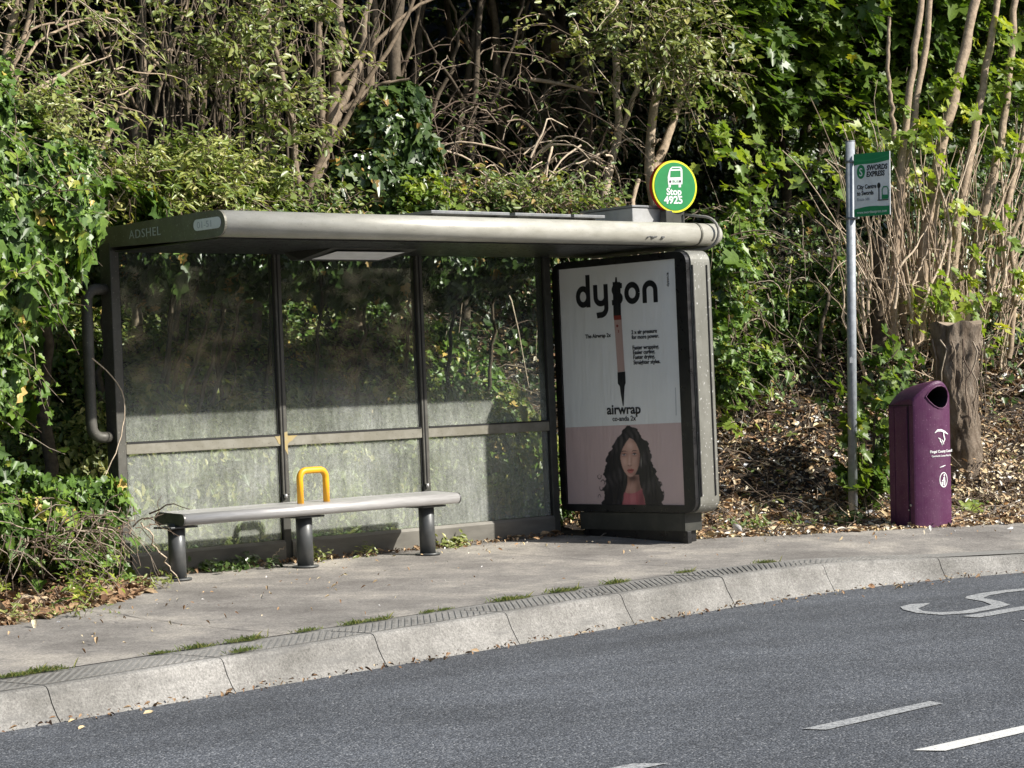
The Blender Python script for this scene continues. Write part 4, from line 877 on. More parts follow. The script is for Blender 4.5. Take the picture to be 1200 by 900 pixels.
# rings: front wall bottom->top, then roof front->back, then back wall
grid = []
for t in cols:
    x = BW*t; y0 = fy(t); zt = top(t); line = []
    for z in np.linspace(0.02, zt-0.02, 9): line.append(bp(x, y0+0.0*(z/zt), z))
    line.append(bp(x, y0+0.010, zt-0.003))
    for s_ in np.linspace(0.06, 1, 6): line.append(bp(x, y0+(BD-y0)*s_, zt-0.045*s_**2))
    line.append(bp(x, BD, 0.02)); grid.append(line)
k = len(grid[0])
for l in grid: vs += l
fs = [[i*k+j, (i+1)*k+j, (i+1)*k+j+1, i*k+j+1] for i in range(len(cols)-1) for j in range(k-1)]
fs += [[j for j in range(k)], [(len(cols)-1)*k+j for j in range(k)][::-1]]
fs += [[i*k, i*k+k-1, (i+1)*k+k-1, (i+1)*k] for i in range(len(cols)-1)]
body = mb.add(vs, fs).build('body', M['purple'], bi)
FB = Face(bp(0, -0.08, 0), exb, (0, 0, 1))
# opening
oc = [(0.085, 0.972), (0.105, 1.000), (0.135, 1.026), (0.175, 1.044), (0.22, 1.046), (0.262, 1.034), (0.292, 1.005), (0.300, 0.965), (0.290, 0.925), (0.265, 0.895), (0.230, 0.880), (0.190, 0.883), (0.150, 0.902), (0.112, 0.935)]
cut = MB(); n_ = len(oc); cut.add([bp(x, -0.2, z) for x, z in oc]+[bp(x, 0.22, z) for x, z in oc], [list(range(n_))[::-1], list(range(n_, 2*n_))]+[[i, (i+1) % n_, n_+(i+1) % n_, n_+i] for i in range(n_)])
cuto = cut.build('cutter_tmp', M['hole'])
body.data.materials.append(M['hole'])
md = body.modifiers.new('b', 'BOOLEAN'); md.operation = 'DIFFERENCE'; md.object = cuto; md.solver = 'EXACT'; md.material_mode = 'TRANSFER'
dg = bpy.context.evaluated_depsgraph_get(); dg.update(); nm = D.meshes.new_from_object(body.evaluated_get(dg)); body.modifiers.clear(); old = body.data; body.data = nm; D.objects.remove(cuto)
for p_ in nm.polygons: p_.use_smooth = False
# rim round the opening
rim = MB(); rp = [bp(x, fy(x/BW)-0.002, z) for x, z in oc]; rim.tube(rp+[rp[0], rp[1]], 0.005, 8, caps=False); rim.build('opening_rim', M['purple'], bi)
# side door: raised panel with seams on the left side
FSd = Face(bp(-0.001, BD, 0), -eyb, (0.035, 0, 1))
s_ = MB(); FSd.poly(s_, [(0.02, 0.03), (0.075, 0.03), (0.075, 0.90), (0.02, 0.90)], 0.0005, 0.005); FSd.poly(s_, [(0.085, 0.03), (0.235, 0.03), (0.235, 0.90), (0.085, 0.90)], 0.0005, 0.007); dr = s_.build('side_door', M['purple'], bi)
s_ = MB(); FSd.poly(s_, [(0.078, 0.03), (0.082, 0.03), (0.082, 0.90), (0.078, 0.90)], 0.0002, 0.0012); FSd.poly(s_, [(0.240, 0.02), (0.250, 0.02), (0.250, 0.915), (0.240, 0.915)], 0.0002, 0.002); FSd.poly(s_, [(0.01, 0.912), (0.295, 0.912), (0.295, 0.918), (0.01, 0.918)], 0.0002, 0.002); s_.build('seam', M['hole'], bi)
s_ = MB(); FSd.poly(s_, polyring(14, 0.009, 0.009, 0.262, 0.185), 0.002, 0.006); FSd.poly(s_, polyring(10, 0.006, 0.006, 0.242, 0.150), 0.008, 0.003); s_.build('lock', M['steel'], dr)
# white marks wrap on the curved front: drawn on a grid that follows the bulge
class Curved(Face):
    def __init__(s): s.n = -eyb
    def p(s, a, b, h=0.0): t = a/BW; return bp(a, fy(t)-0.0015-h, b)
CFB = Curved()
def cpoly(name, pts, h=0.0, mat='white', par=None):
    m_ = MB(); n = len(pts); m_.add([CFB.p(a, b, h+0.001) for a, b in pts]+[CFB.p(a, b, h) for a, b in pts], [list(range(n)), list(range(n, 2*n))[::-1]]+[[i, n+i, n+(i+1) % n, (i+1) % n] for i in range(n)])
    return m_.build(name, M[mat], par or bi)
ring_ = MB(); CFB.stroke(ring_, polyring(28, 0.040, 0.052, 0.228, 0.360)+[(0.268, 0.360)], 0.007, 0.0); rg = ring_.build('tidy_emblem', M['white'], bi)
cpoly('tidy_figure', polyring(12, 0.008, 0.009, 0.235, 0.392), 0.0, 'white', rg)
cpoly('tidy_figure', [(x-0.027, y) for x, y in ((0.250, 0.378), (0.268, 0.380), (0.272, 0.350), (0.270, 0.318), (0.258, 0.318), (0.256, 0.350), (0.238, 0.358), (0.237, 0.350), (0.252, 0.362))], 0.0, 'white', rg)
cpoly('tidy_figure', [(0.203, 0.345), (0.223, 0.345), (0.220, 0.318), (0.206, 0.318)], 0.0, 'white', rg)
sw = MB(); CFB.stroke(sw, [(0.175, 0.705), (0.20, 0.722), (0.235, 0.722), (0.275, 0.708), (0.315, 0.690)], 0.016, 0.0, taper=[0.3, 1, 1.1, 0.9, 0.3]); CFB.stroke(sw, [(0.258, 0.715), (0.262, 0.68), (0.272, 0.655), (0.262, 0.635)], 0.013, 0.0015, taper=[0.6, 1, 1, 0.4])
CFB.stroke(sw, [(0.205, 0.668), (0.222, 0.660), (0.226, 0.640), (0.238, 0.635), (0.243, 0.612)], 0.010, 0.0, taper=[0.5, 1, 1, 0.9, 0.4]); CFB.stroke(sw, [(0.235, 0.655), (0.250, 0.640), (0.258, 0.618)], 0.010, 0.003, taper=[0.5, 1, 0.5]); CFB.stroke(sw, [(0.215, 0.452), (0.245, 0.458), (0.275, 0.465)], 0.008, 0.0, taper=[0.4, 1, 0.5])
nv = []
for v in sw.v:
    q_ = Vector(v)-b0; q_.x -= 0.035*q_.z; a0_ = q_.dot(exb); off = q_.dot(eyb)-fy(a0_/BW); nv.append(tuple(bp(a0_-0.025, fy((a0_-0.025)/BW)+off-0.001, q_.z)))
sw.v = nv
sw.build('council_crest', M['white'], bi)
FT1 = Face(bp(0.06, fy(0.35)-0.012, 0), exb*0.16+eyb*-0.004, (0, 0, 1))
def ctext(body, x, z, size, bold):
    f_ = Face(bp(0, 0, 0), exb, (0, 0, 1)); o = f_.text(body, x, z, size, M['white'], 'lettering', bi, h=0.0, bold=bold)
    inv = None
    for v in o.data.vertices:
        q = v.co-b0; a_ = q.dot(exb); v.co = bp(a_, fy(a_/BW)-0.002+q.dot(eyb), q.z)
ctext('Fingal County Council', 0.108, 0.560, 0.0262, 0.0008); ctext('Comhairle Contae Fhine Gall', 0.120, 0.530, 0.0178, 0.0004)
MB().add([bp(0.01, 0.0, -0.02), bp(BW-0.01, 0.0, -0.02), bp(BW-0.01, BD-0.01, -0.02), bp(0.01, BD-0.01, -0.02), bp(0.01, 0.0, 0.02), bp(BW-0.01, 0.0, 0.02), bp(BW-0.01, BD-0.01, 0.02), bp(0.01, BD-0.01, 0.02)], [(0, 3, 2, 1), (4, 5, 6, 7), (0, 1, 5, 4), (1, 2, 6, 5), (2, 3, 7, 6), (3, 0, 4, 7)]).build('base', M['hole'], bi)

# ================================================================== VEGETATION
def A(u, v, Y): return np.array(at(u, v, Y))
def limbs(name, L, mat, parent=None, k=16, sides=8, wob=0.012, var=None):
    """L: list of (points, r0, r1)"""
    P = np.empty((len(L), k, 3)); Rd = np.empty((len(L), k))
    for i, (pts, r0, r1) in enumerate(L):
        pts = np.array(pts, float); s = np.concatenate([[0], np.cumsum(np.linalg.norm(np.diff(pts, axis=0), axis=1))]); t = np.linspace(0, s[-1], k)
        for a in range(3): P[i, :, a] = np.interp(t, s, pts[:, a])
        for _ in range(2): P[i, 1:-1] = (P[i, :-2]+2*P[i, 1:-1]+P[i, 2:])/4
        ww = rng.normal(0, 1, (k, 3)); ww[0] = 0; P[i] += ww*wob*np.array([1, 1, 0.3])
        Rd[i] = np.linspace(r0, r1, k)*(1+rng.normal(0, 0.05, k))
    v = rng.uniform(0.2, 0.9, len(L)) if var is None else np.full(len(L), var)
    V, q, tt, vv = tube_arrays(P, Rd, v, sides)
    np_mesh(name, V, q, np.arange(len(tt))*4, tt, mat, parent, vv, smooth=True)
    return P
def twig_obj(name, Plist, r0, r1, mat, parent=None, sides=4, vlo=0.1, vhi=1.0):
    Vs, Q, T_, A_ = [], [], [], []; o = 0
    for P in Plist:
        m, k, _ = P.shape; Rd = np.linspace(r0, r1, k)[None, :]*rng.uniform(0.6, 1.5, (m, 1))
        V, q, t, a = tube_arrays(P, Rd, rng.uniform(vlo, vhi, m), sides)
        Vs.append(V); Q.append(q+o); T_.append(t); A_.append(a); o += len(V)
    T_ = np.concatenate(T_)
    return np_mesh(name, np.concatenate(Vs), np.concatenate(Q), np.arange(len(T_))*4, T_, mat, parent, np.concatenate(A_), smooth=True)
def rdir(n): return unit(rng.normal(0, 1, (n, 3)))
def blob_sprays(c, r, n, L, inner=0.35, upb=0.25, droop=0.3, wob=0.07, out=0.8):
    d = rdir(n); c = np.array(c, float); r = np.array(r, float)
    S = c+d*r*rng.uniform(inner, 0.85, (n, 1))
    Dr = unit(d*out+rng.normal(0, 0.45, (n, 3))+np.array([0, 0, upb]))
    return sprays(S, Dr, L*rng.uniform(0.5, 1.3, n), droop, wob)
def shell_leaves(blobs, n, size, kind, lump=0.12, depth=0.16, nup=0.35, front=(0.1, -0.35, 0.0), vlo=0, vhi=1, clear=None):
    """overlapping leaves on the skin of a lumpy mound"""
    ar = np.array([b[1][0]*b[1][1]+b[1][1]*b[1][2]+b[1][0]*b[1][2] for b in blobs]); cnt = (n*ar/ar.sum()).astype(int)
    PP, NN = [], []
    for i, (c, r) in enumerate(blobs):
        c = np.array(c, float); r = np.array(r, float); d = rdir(cnt[i])
        ph = 5.0; l = lump*(np.sin(ph*d[:, 0]*1.3+i)*np.sin(ph*d[:, 1]+2*i)+0.6*np.sin(11*d[:, 2]+i)*np.sin(9*d[:, 0]))
        rad = 1+l-depth*rng.uniform(0, 1, cnt[i])**1.5*1.6
        p = c+d*r*rad[:, None]; keep = np.ones(len(p), bool)
        for j, (c2, r2) in enumerate(blobs):
            if j != i: keep &= (((p-np.array(c2))/np.array(r2))**2).sum(1) > 0.62
        if clear is not None: keep &= clear(p)
        PP.append(p[keep]); NN.append(unit(d/r)[keep])
    P = np.concatenate(PP); Nn = np.concatenate(NN); n = len(P)
    nr = unit(Nn*0.9+np.array([0, 0, nup])+np.array(front)+rng.normal(0, 0.42, (n, 3)))
    dd = unit(np.array([0, 0, -1.0])+rng.normal(0, 0.7, (n, 3)))
    # clumpy colour: some sprays paler than others
    cl = 0.5+0.28*np.sin(P[:, 0]*9+P[:, 2]*7)*np.sin(P[:, 2]*11-P[:, 1]*6)+rng.normal(0, 0.22, n)
    return leaf_arrays(P, nr, dd, size*np.exp(rng.normal(0, 0.42, n)), kind, np.clip(vlo+(vhi-vlo)*cl, 0, 1), curl=0.15)
def plant(name, label, cat, base, group=None):
    return thing(name, label, cat, tuple(float(x) for x in base), group)
def keep_clear(p):
    """nothing grows through the shelter, panel or footway"""
    x, y, z = p[:, 0], p[:, 1], p[:, 2]
    ins = (x > -0.10) & (x < 4.25) & (y < 0.15) & (z < 2.12)
    return ~ins
def clearP(P):
    q = keep_clear(P.reshape(-1, 3)).reshape(P.shape[:2]).all(1); return P[q]

# ---- ivy-grown mound at the left end of the shelter
hedge = plant('ivy_hedge', 'tall glossy ivy mound spilling beside the left end of the shelter', 'hedge', (-1.0, -0.3, 0.05))
hb = [(A(35, 235, -0.25), (0.42, 0.38, 0.48)), (A(95, 215, 0.0), (0.38, 0.35, 0.30)), (A(10, 330, -0.2), (0.34, 0.32, 0.36)), (A(70, 320, 0.05), (0.24, 0.25, 0.32)),
      (A(-40, 300, -0.3), (0.5, 0.45, 0.6)), (A(140, 245, 0.25), (0.34, 0.30, 0.20)), (A(-60, 130, -0.1), (0.4, 0.4, 0.35)), (A(8, 420, 0.15), (0.30, 0.26, 0.34)), (A(-50, 440, 0.0), (0.40, 0.3, 0.4)), (A(60, 400, 0.45), (0.26, 0.24, 0.5)), (A(110, 470, 0.75), (0.3, 0.22, 0.5))]
def clear1(p): return keep_clear(p) & ~((p[:, 0] > -0.50) & (p[:, 2] < 1.80)) & ~((p[:, 0] > -0.36) & (p[:, 1] < 0.2)) & ~((p[:, 0] > -0.75) & (p[:, 2] < 1.6) & (p[:, 1] < 0.15))
def clearH(P): return P[clear1(P.reshape(-1, 3)).reshape(P.shape[:2]).all(1)]
lf = [shell_leaves(hb, 24000, 0.058, 'ivy', clear=clear1)]
Pt = sprays(np.concatenate([np.array([b[0]]*60)+rng.normal(0, 0.2, (60, 3)) for b in hb]), unit(rng.normal(0, 0.7, (60*len(hb), 3))+np.array([0, -0.5, 0.2])), rng.uniform(0.3, 0.65, 60*len(hb)), 0.4, 0.07)
Pt = clearH(Pt); lf.append(leaves_on(Pt, 7, 0.05, 'ivy', varlo=0.3))
leaf_obj('foliage', lf, M['ivy'], hedge)
# small leaved trailing growth over the top of it
pp = clearH(np.concatenate([blob_sprays(A(60, 165, -0.1), (0.42, 0.35, 0.22), 260, 0.28), blob_sprays(A(150, 205, 0.1), (0.45, 0.30, 0.22), 330, 0.26), blob_sprays(A(20, 150, -0.2), (0.3, 0.3, 0.2), 140, 0.25)]))
leaf_obj('trailing_leaves', [leaves_on(pp, 12, 0.038, 'ovate', varlo=0.3)], M['privet'], hedge)
twig_obj('twigs', [pp, Pt], 0.004, 0.0015, M['cane'], hedge)
limbs('stems', [([A(60, 640, 0.5), A(50, 450, 0.5), A(60, 300, 0.0), A(50, 200, 0.0)], 0.05, 0.02), ([A(-10, 620, 0.4), A(-15, 400, 0.4), A(10, 250, 0.1)], 0.05, 0.02), ([A(110, 560, 0.9), A(120, 400, 0.9), A(140, 260, 0.6)], 0.03, 0.012)], M['barkdark'], hedge)

low = plant('ivy_bush', 'low ivy bush growing against the left post beside the bench', 'bush', (-1.0, -0.6, 0.0))
lb = [(A(22, 545, -0.25), (0.36, 0.30, 0.34)), (A(92, 575, -0.2), (0.24, 0.25, 0.27)), (A(-30, 500, -0.25), (0.35, 0.3, 0.36)), (A(55, 610, -0.3), (0.42, 0.22, 0.17)), (A(125, 622, -0.12), (0.16, 0.15, 0.16)), (A(-20, 615, -0.4), (0.36, 0.25, 0.2)), (A(45, 475, -0.05), (0.20, 0.2, 0.25)), (A(85, 520, 0.05), (0.18, 0.2, 0.22)), (A(150, 655, -0.2), (0.10, 0.1, 0.09))]
def clear2(p): return (p[:, 0] < -0.22) & (p[:, 1] > -0.72-0.15*np.sin(p[:, 0]*7)-0.3*np.clip(-1.0-p[:, 0], 0, 1)) & (p[:, 2] < 0.62+0.5*np.maximum(-0.8-p[:, 0], 0)) & keep_clear(p)
def clearL(P): return P[clear2(P.reshape(-1, 3)).reshape(P.shape[:2]).all(1)]
lf = [shell_leaves(lb, 16000, 0.052, 'ivy', lump=0.24, clear=clear2)]
Pt2 = sprays(np.concatenate([np.array([b[0]]*45)+rng.normal(0, 0.15, (45, 3)) for b in lb]), unit(rng.normal(0, 0.7, (45*len(lb), 3))+np.array([0, -0.4, 0.4])), rng.uniform(0.25, 0.5, 45*len(lb)), 0.5, 0.07)
Pt2 = clearL(Pt2); lf.append(leaves_on(Pt2, 7, 0.048, 'ivy', varlo=0.3))
leaf_obj('foliage', lf, M['ivy'], low)
dc = sprays(A(70, 600, -0.7)+rng.normal(0, 1, (160, 3))*np.array([0.55, 0.10, 0.06])-np.array([0, 0, 0.12]), unit(rng.normal(0, 0.6, (160, 3))+np.array([0.2, -0.3, 0.2])), rng.uniform(0.15, 0.4, 160), 0.5, 0.10)
twig_obj('twigs', [Pt2, clearP(dc)], 0.004, 0.0015, M['cane'], low)

# ---- sprays of pale shrub behind the left of the roof
psr = plant('pale_shrub', 'pale yellow green leafy shrub rising behind the left of the shelter roof', 'shrub', (0.6, 0.7, 0.6))
pp = clearP(np.concatenate([blob_sprays(A(235, 222, 0.55), (0.34, 0.28, 0.26), 300, 0.34, upb=0.6), blob_sprays(A(290, 232, 0.7), (0.26, 0.25, 0.20), 190, 0.30, upb=0.6), blob_sprays(A(195, 215, 0.5), (0.25, 0.25, 0.22), 130, 0.3, upb=0.6)]))
leaf_obj('foliage', [leaves_on(pp, 13, 0.062, 'lance', varlo=0.1)], M['varieg'], psr)
twig_obj('stems', [pp], 0.004, 0.0015, M['cane'], psr)
limbs('trunk', [([np.array([0.6+0.1*i, 0.75, 0.55]), A(215+22*i, 300, 0.65), A(205+28*i, 225, 0.55)], 0.018, 0.006) for i in range(5)], M['barkdark'], psr)

# ---- shrub with long bare branches, upper left corner
ul = plant('bare_branched_shrub', 'shrub with long bare arching branches in the upper left corner', 'shrub', (-0.9, 0.6, 0.4))
Lb = [([A(-40, 300, 0.5), A(-5, 130, 0.45), A(30, 40, 0.4), A(50, -40, 0.4)], 0.035, 0.012), ([A(-30, 260, 0.5), A(5, 70, 0.5), A(20, 10, 0.5), A(30, -60, 0.5)], 0.04, 0.02),
      ([A(-30, 180, 0.4), A(30, 110, 0.4), A(80, 85, 0.35), A(105, 65, 0.35)], 0.018, 0.006), ([A(-10, 150, 0.4), A(40, 50, 0.4), A(90, 25, 0.4), A(130, 15, 0.4)], 0.016, 0.005),
      ([A(-20, 120, 0.35), A(20, 75, 0.3), A(35, 30, 0.3), A(115, 20, 0.3)], 0.012, 0.004), ([A(0, 128, 0.3), A(60, 100, 0.3), A(85, 80, 0.25), A(130, 65, 0.25)], 0.012, 0.004),
      ([A(100, 220, 0.9), A(150, 110, 0.9), A(200, 60, 0.9), A(225, -10, 0.9)], 0.02, 0.008), ([A(170, 60, 0.8), A(190, 80, 0.8), A(215, 110, 0.8), A(235, 135, 0.8)], 0.014, 0.005)]
limbs('trunk', Lb, M['barkpale'], ul, wob=0.006)
pp = np.concatenate([blob_sprays(A(35, 60, 0.35), (0.42, 0.3, 0.32), 34, 0.4), blob_sprays(A(120, 60, 0.35), (0.36, 0.3, 0.30), 26, 0.38), blob_sprays(A(60, 5, 0.3), (0.5, 0.3, 0.18), 26, 0.35), blob_sprays(A(100, 115, 0.3), (0.25, 0.2, 0.12), 40, 0.3)])
leaf_obj('foliage', [leaves_on(pp, 8, 0.060, 'lance', varlo=0.2)], M['privet'], ul)
twig_obj('twigs', [pp], 0.005, 0.0015, M['barkpale'], ul)

# ---- many stemmed privet tree left of centre
pt = plant('privet_tree', 'multi stemmed tree with lit oval leaves above the left half of the roof', 'tree', A(352, 330, 1.1))
g0 = A(355, 330, 1.1)
Lb = [([g0, A(352, 246, 1.1), A(347, 190, 1.1), A(340, 120, 1.1), A(318, 50, 1.1), A(300, -60, 1.2)], 0.035, 0.016), ([g0, A(360, 240, 1.15), A(380, 190, 1.15), A(392, 120, 1.2), A(400, 40, 1.2), A(396, -60, 1.3)], 0.055, 0.03),
      ([g0, A(352, 240, 1.0), A(360, 215, 1.0), A(395, 160, 1.0), A(425, 100, 0.9), A(470, 40, 0.9), A(500, -30, 0.9)], 0.03, 0.012),
      ([A(385, 180, 1.15), A(375, 120, 1.2), A(372, 60, 1.2), A(385, -40, 1.2)], 0.03, 0.02), ([A(388, 150, 1.2), A(420, 80, 1.3), A(430, 20, 1.3), A(440, -60, 1.3)], 0.035, 0.02),
      ([A(345, 170, 1.1), A(310, 120, 0.9), A(270, 85, 0.7), A(240, 65, 0.6)], 0.018, 0.006), ([A(343, 140, 1.1), A(300, 70, 0.8), A(285, 20, 0.6)], 0.016, 0.006),
      ([A(400, 130, 1.2), A(440, 100, 1.1), A(480, 92, 0.9)], 0.02, 0.008), ([A(395, 100, 1.2), A(430, 60, 1.2), A(470, 20, 1.2), A(520, -10, 1.2)], 0.022, 0.01), ([A(310, 120, 0.9), A(325, 150, 0.7), A(335, 165, 0.6)], 0.01, 0.004)]
limbs('trunk', Lb, M['bark'], pt, wob=0.008)
cl_ = [(255, 70, 0.5, .26, 60), (285, 60, 0.45, .24, 70), (310, 85, 0.5, .22, 60), (330, 115, 0.5, .2, 60), (350, 135, 0.5, .17, 50), (325, 165, 0.5, .17, 50), (345, 25, 0.4, .24, 50), (280, 15, 0.45, .24, 60), (370, 35, 0.5, .2, 30), (180, 30, 0.6, .22, 40), (215, 45, 0.6, .2, 40), (405, 75, 0.8, .2, 30), (260, -20, 0.4, .4, 90), (350, -20, 0.5, .4, 90)]
pp = np.concatenate([blob_sprays(A(u, v, Y), (r, r, r*0.75), int(n*0.32), 0.34) for u, v, Y, r, n in cl_])
leaf_obj('foliage', [leaves_on(pp, 11, 0.055, 'ovate', varlo=0.15)], M['privet'], pt)
ts_ = []
for i in range(75):
    u = rng.uniform(60, 470); Y = rng.uniform(1.0, 2.6); a_, b_ = rng.normal(0, 16), rng.normal(0, 26); ts_.append(([A(u, 280, Y), A(u+a_*0.5, 180, Y), A(u+a_, 90, Y), A(u+a_+b_, -30, Y)], rng.uniform(0.006, 0.017), rng.uniform(0.003, 0.007)))
limbs('thin_stems', ts_, M['barkdark'], pt, wob=0.01, k=12, sides=5)
twig_obj('twigs', [pp], 0.005, 0.0015, M['bark'], pt)

# ---- ivy clad trunk
iv = plant('ivy_clad_trunk', 'tree trunk thickly wrapped in dark shiny ivy behind the middle of the roof', 'tree', A(450, 350, 1.1))
ib = [(A(455, 165, 1.0), (0.30, 0.28, 0.34)), (A(440, 215, 0.95), (0.36, 0.28, 0.26)), (A(480, 190, 1.0), (0.24, 0.22, 0.24)), (A(470, 130, 1.1), (0.2, 0.2, 0.2)), (A(500, 235, 0.9), (0.3, 0.22, 0.14))]
leaf_obj('foliage', [shell_leaves(ib, 8500, 0.062, 'ivy')], M['ivyd'], iv)
pp = blob_sprays(A(490, 232, 0.75), (0.30, 0.2, 0.10), 90, 0.22)
leaf_obj('lit_leaves', [leaves_on(pp, 6, 0.058, 'ivy', varlo=0.3)], M['maplelit'], iv)  # paler sprigs in the sunlit leaf colour
limbs('trunk', [([A(450, 340, 1.2), A(452, 200, 1.2), A(462, 100, 1.2), A(470, -40, 1.3)], 0.06, 0.04)], M['barkdark'], iv)

# ---- trees behind the roof, right of centre
def canopy(lst, n, size, kind, mat, parent, droopz=(-0.2, -0.4, 0.3)):
    lf = []
    for c, r in lst:
        m = n//len(lst); d = rdir(m); rad = rng.uniform(0.25, 1, (m, 1))**0.5
        P = np.array(c)+d*np.array(r)*rad; nr = unit(np.array([0.1, -0.3, 0.8])+rng.normal(0, 0.5, (m, 3)))
        lf.append(leaf_arrays(P, nr, unit(rng.normal(0, 1, (m, 3))+np.array([0, 0, -0.6])), size*np.exp(rng.normal(0, 0.25, m)), kind, rng.uniform(0, 1, m), curl=0.2))
    return leaf_obj('crown', lf, M[mat], parent)
s1 = plant('slender_tree', 'slender pale tree forking into two just left of the round green sign', 'tree', A(700, 330, 1.5))
limbs('trunk', [([A(700, 330, 1.5), A(705, 235, 1.5), A(712, 205, 1.5), A(727, 165, 1.5), A(723, 120, 1.5), A(721, 60, 1.5), A(722, -40, 1.5)], 0.045, 0.024), ([A(727, 158, 1.5), A(742, 118, 1.5), A(753, 75, 1.5), A(757, 20, 1.5)], 0.026, 0.014),
                ([A(727, 158, 1.5), A(715, 145, 1.45), A(712, 130, 1.4)], 0.012, 0.004), ([A(728, 160, 1.5), A(745, 168, 1.4), A(757, 174, 1.35)], 0.010, 0.004), ([A(706, 215, 1.5), A(680, 200, 1.4), A(655, 198, 1.3)], 0.01, 0.003)], M['barkpale'], s1, wob=0.006)
canopy([(A(700, -170, 1.4), (1.2, 0.9, 0.5)), (A(560, -170, 1.3), (1.2, 0.9, 0.5))], 5000, 0.07, 'ovate', 'privet', s1)
s2 = plant('twin_stem_tree', 'tree of two pale grey stems directly behind the round green sign', 'tree', A(765, 330, 1.2))
limbs('trunk', [([A(768, 330, 1.2), A(772, 262, 1.2), A(760, 215, 1.2), A(760, 165, 1.2), A(768, 110, 1.2), A(775, 80, 1.2), A(790, 20, 1.2), A(800, -40, 1.2)], 0.052, 0.026), ([A(765, 200, 1.2), A(776, 175, 1.2), A(792, 135, 1.2), A(802, 90, 1.2), A(815, 40, 1.2), A(825, -30, 1.2)], 0.04, 0.024),
                ([A(762, 175, 1.2), A(770, 166, 1.1), A(774, 163, 1.1)], 0.015, 0.008), ([A(745, 300, 1.4), A(740, 240, 1.6), A(748, 210, 1.6)], 0.03, 0.02)], M['barkpale'], s2, wob=0.006)
cl_ = [(700, 45, 0.9, .24, 34), (720, 70, 0.9, .22, 32), (760, 30, 0.7, .3, 80), (800, 40, 0.6, .28, 90), (790, 75, 0.6, .22, 60), (820, 90, 0.6, .2, 50), (740, 60, 0.8, .22, 40), (820, 15, 0.6, .3, 70), (660, 20, 1.0, .25, 30), (750, -15, 0.7, .4, 90), (690, 60, 0.9, .15, 24), (845, 70, .6, .15, 30), (810, 125, 0.7, .14, 22)]
pp = np.concatenate([blob_sprays(A(u, v, Y), (r, r, r*0.8), int(n*0.55), 0.30) for u, v, Y, r, n in cl_])
leaf_obj('foliage', [leaves_on(pp, 9, 0.055, 'ovate', varlo=0.15)], M['privet'], s2); twig_obj('twigs', [pp], 0.004, 0.0015, M['barkpale'], s2)
s3 = plant('dark_trunk_tree', 'straight dark brown trunk standing behind the tangle of dead canes', 'tree', A(685, 340, 2.8))
limbs('trunk', [([A(686, 340, 2.8), A(688, 200, 2.8), A(686, 100, 2.8), A(684, -60, 2.8)], 0.085, 0.07), ([A(684, 60, 2.8), A(640, 20, 2.6), A(600, -30, 2.5)], 0.04, 0.02)], M['barkdark'], s3, wob=0.01)
canopy([(A(640, -170, 2.6), (1.6, 1.2, 0.7)), (A(500, -180, 1.8), (1.4, 1.2, 0.6))], 8000, 0.09, 'ovate', 'maple', s3)
# other, half hidden trunks in the thicket
hid = [(545, 2.2, 0.04, 12), (590, 3.2, 0.05, -8), (630, 3.6, 0.06, 10), (300, 2.2, 0.035, 20), (270, 2.6, 0.04, -15), (230, 2.4, 0.03, 12), (205, 1.9, 0.025, 22), (160, 2.2, 0.04, 6), (870, 3.4, 0.05, 12), (910, 3.0, 0.04, -10), (955, 3.6, 0.05, 14), (1006, 2.4, 0.035, 3), (470, 2.6, 0.05, 18), (420, 2.0, 0.05, 15), (520, 3.0, 0.04, 30)]
names_ = ['thin', 'leaning', 'grey', 'slim', 'crooked', 'faint', 'bent', 'dim', 'far', 'shaded', 'knotted', 'upright', 'hidden', 'brown', 'dusky']
for i, (u, Y, r, ln) in enumerate(hid):
    t = plant('thicket_tree', 'dim brown trunk half hidden in the dark thicket behind the shelter', 'tree', A(u, 360, Y), 'dim trunks in the dark thicket')
    limbs('trunk', [([A(u, 400, Y), A(u+ln*0.3, 200, Y), A(u+ln, 80, Y), A(u+ln*1.8, -60, Y)], r, r*0.6), ([A(u+ln*0.4, 190, Y), A(u+ln*2+20, 90, Y-0.2), A(u+ln*2+50, -20, Y-0.4)], r*0.5, r*0.25), ([A(u+ln*0.7, 130, Y), A(u-40, 60, Y-0.2), A(u-70, -20, Y-0.3)], r*0.45, r*0.2)], M['bark' if i % 2 else 'barkdark'], t, wob=0.012)
    canopy([(A(u+ln, -170, Y), (1.3, 1.2, 0.6))], 2600, 0.10, 'maple' if u > 800 else 'ovate', 'maple', t)

# ---- dead canes and brambles behind the roof
bt = plant('bramble_thicket', 'tangle of bare dead canes with small bramble leaves behind the roof, left of the slender tree', 'brambles', A(600, 320, 1.3)); tag(bt, kind='stuff')
bt.empty_display_size = 0.3
def cane_field(u0, u1, v0, v1, Y0, Y1, n, L, up=0.5, droop=0.7, wob=0.06, k=9):
    S = np.array([A(rng.uniform(u0, u1), rng.uniform(v0, v1), rng.uniform(Y0, Y1)) for _ in range(n)])
    Dr = unit(rng.normal(0, 0.8, (n, 3))*np.array([1.2, 0.5, 0.7])+np.array([0, 0, up]))
    return sprays(S, Dr, rng.uniform(0.4, 1.3, n)*L, droop, wob*0.5, k)
P1 = cane_field(500, 740, 120, 255, 0.9, 1.8, 130, 0.8); P2 = cane_field(470, 780, 40, 220, 1.6, 2.8, 150, 1.0)
P3 = cane_field(120, 420, 0, 230, 1.1, 2.4, 60, 1.0)
twig_obj('canes', [P1, P2, P3], 0.0050, 0.0018, M['cane'], bt, sides=5, vlo=0.0, vhi=0.8)
Pp = cane_field(520, 720, 170, 250, 0.7, 1.2, 42, 0.8, up=0.2); twig_obj('pale_canes', [Pp], 0.008, 0.003, M['barkpale'], bt, sides=6, vlo=0.6)
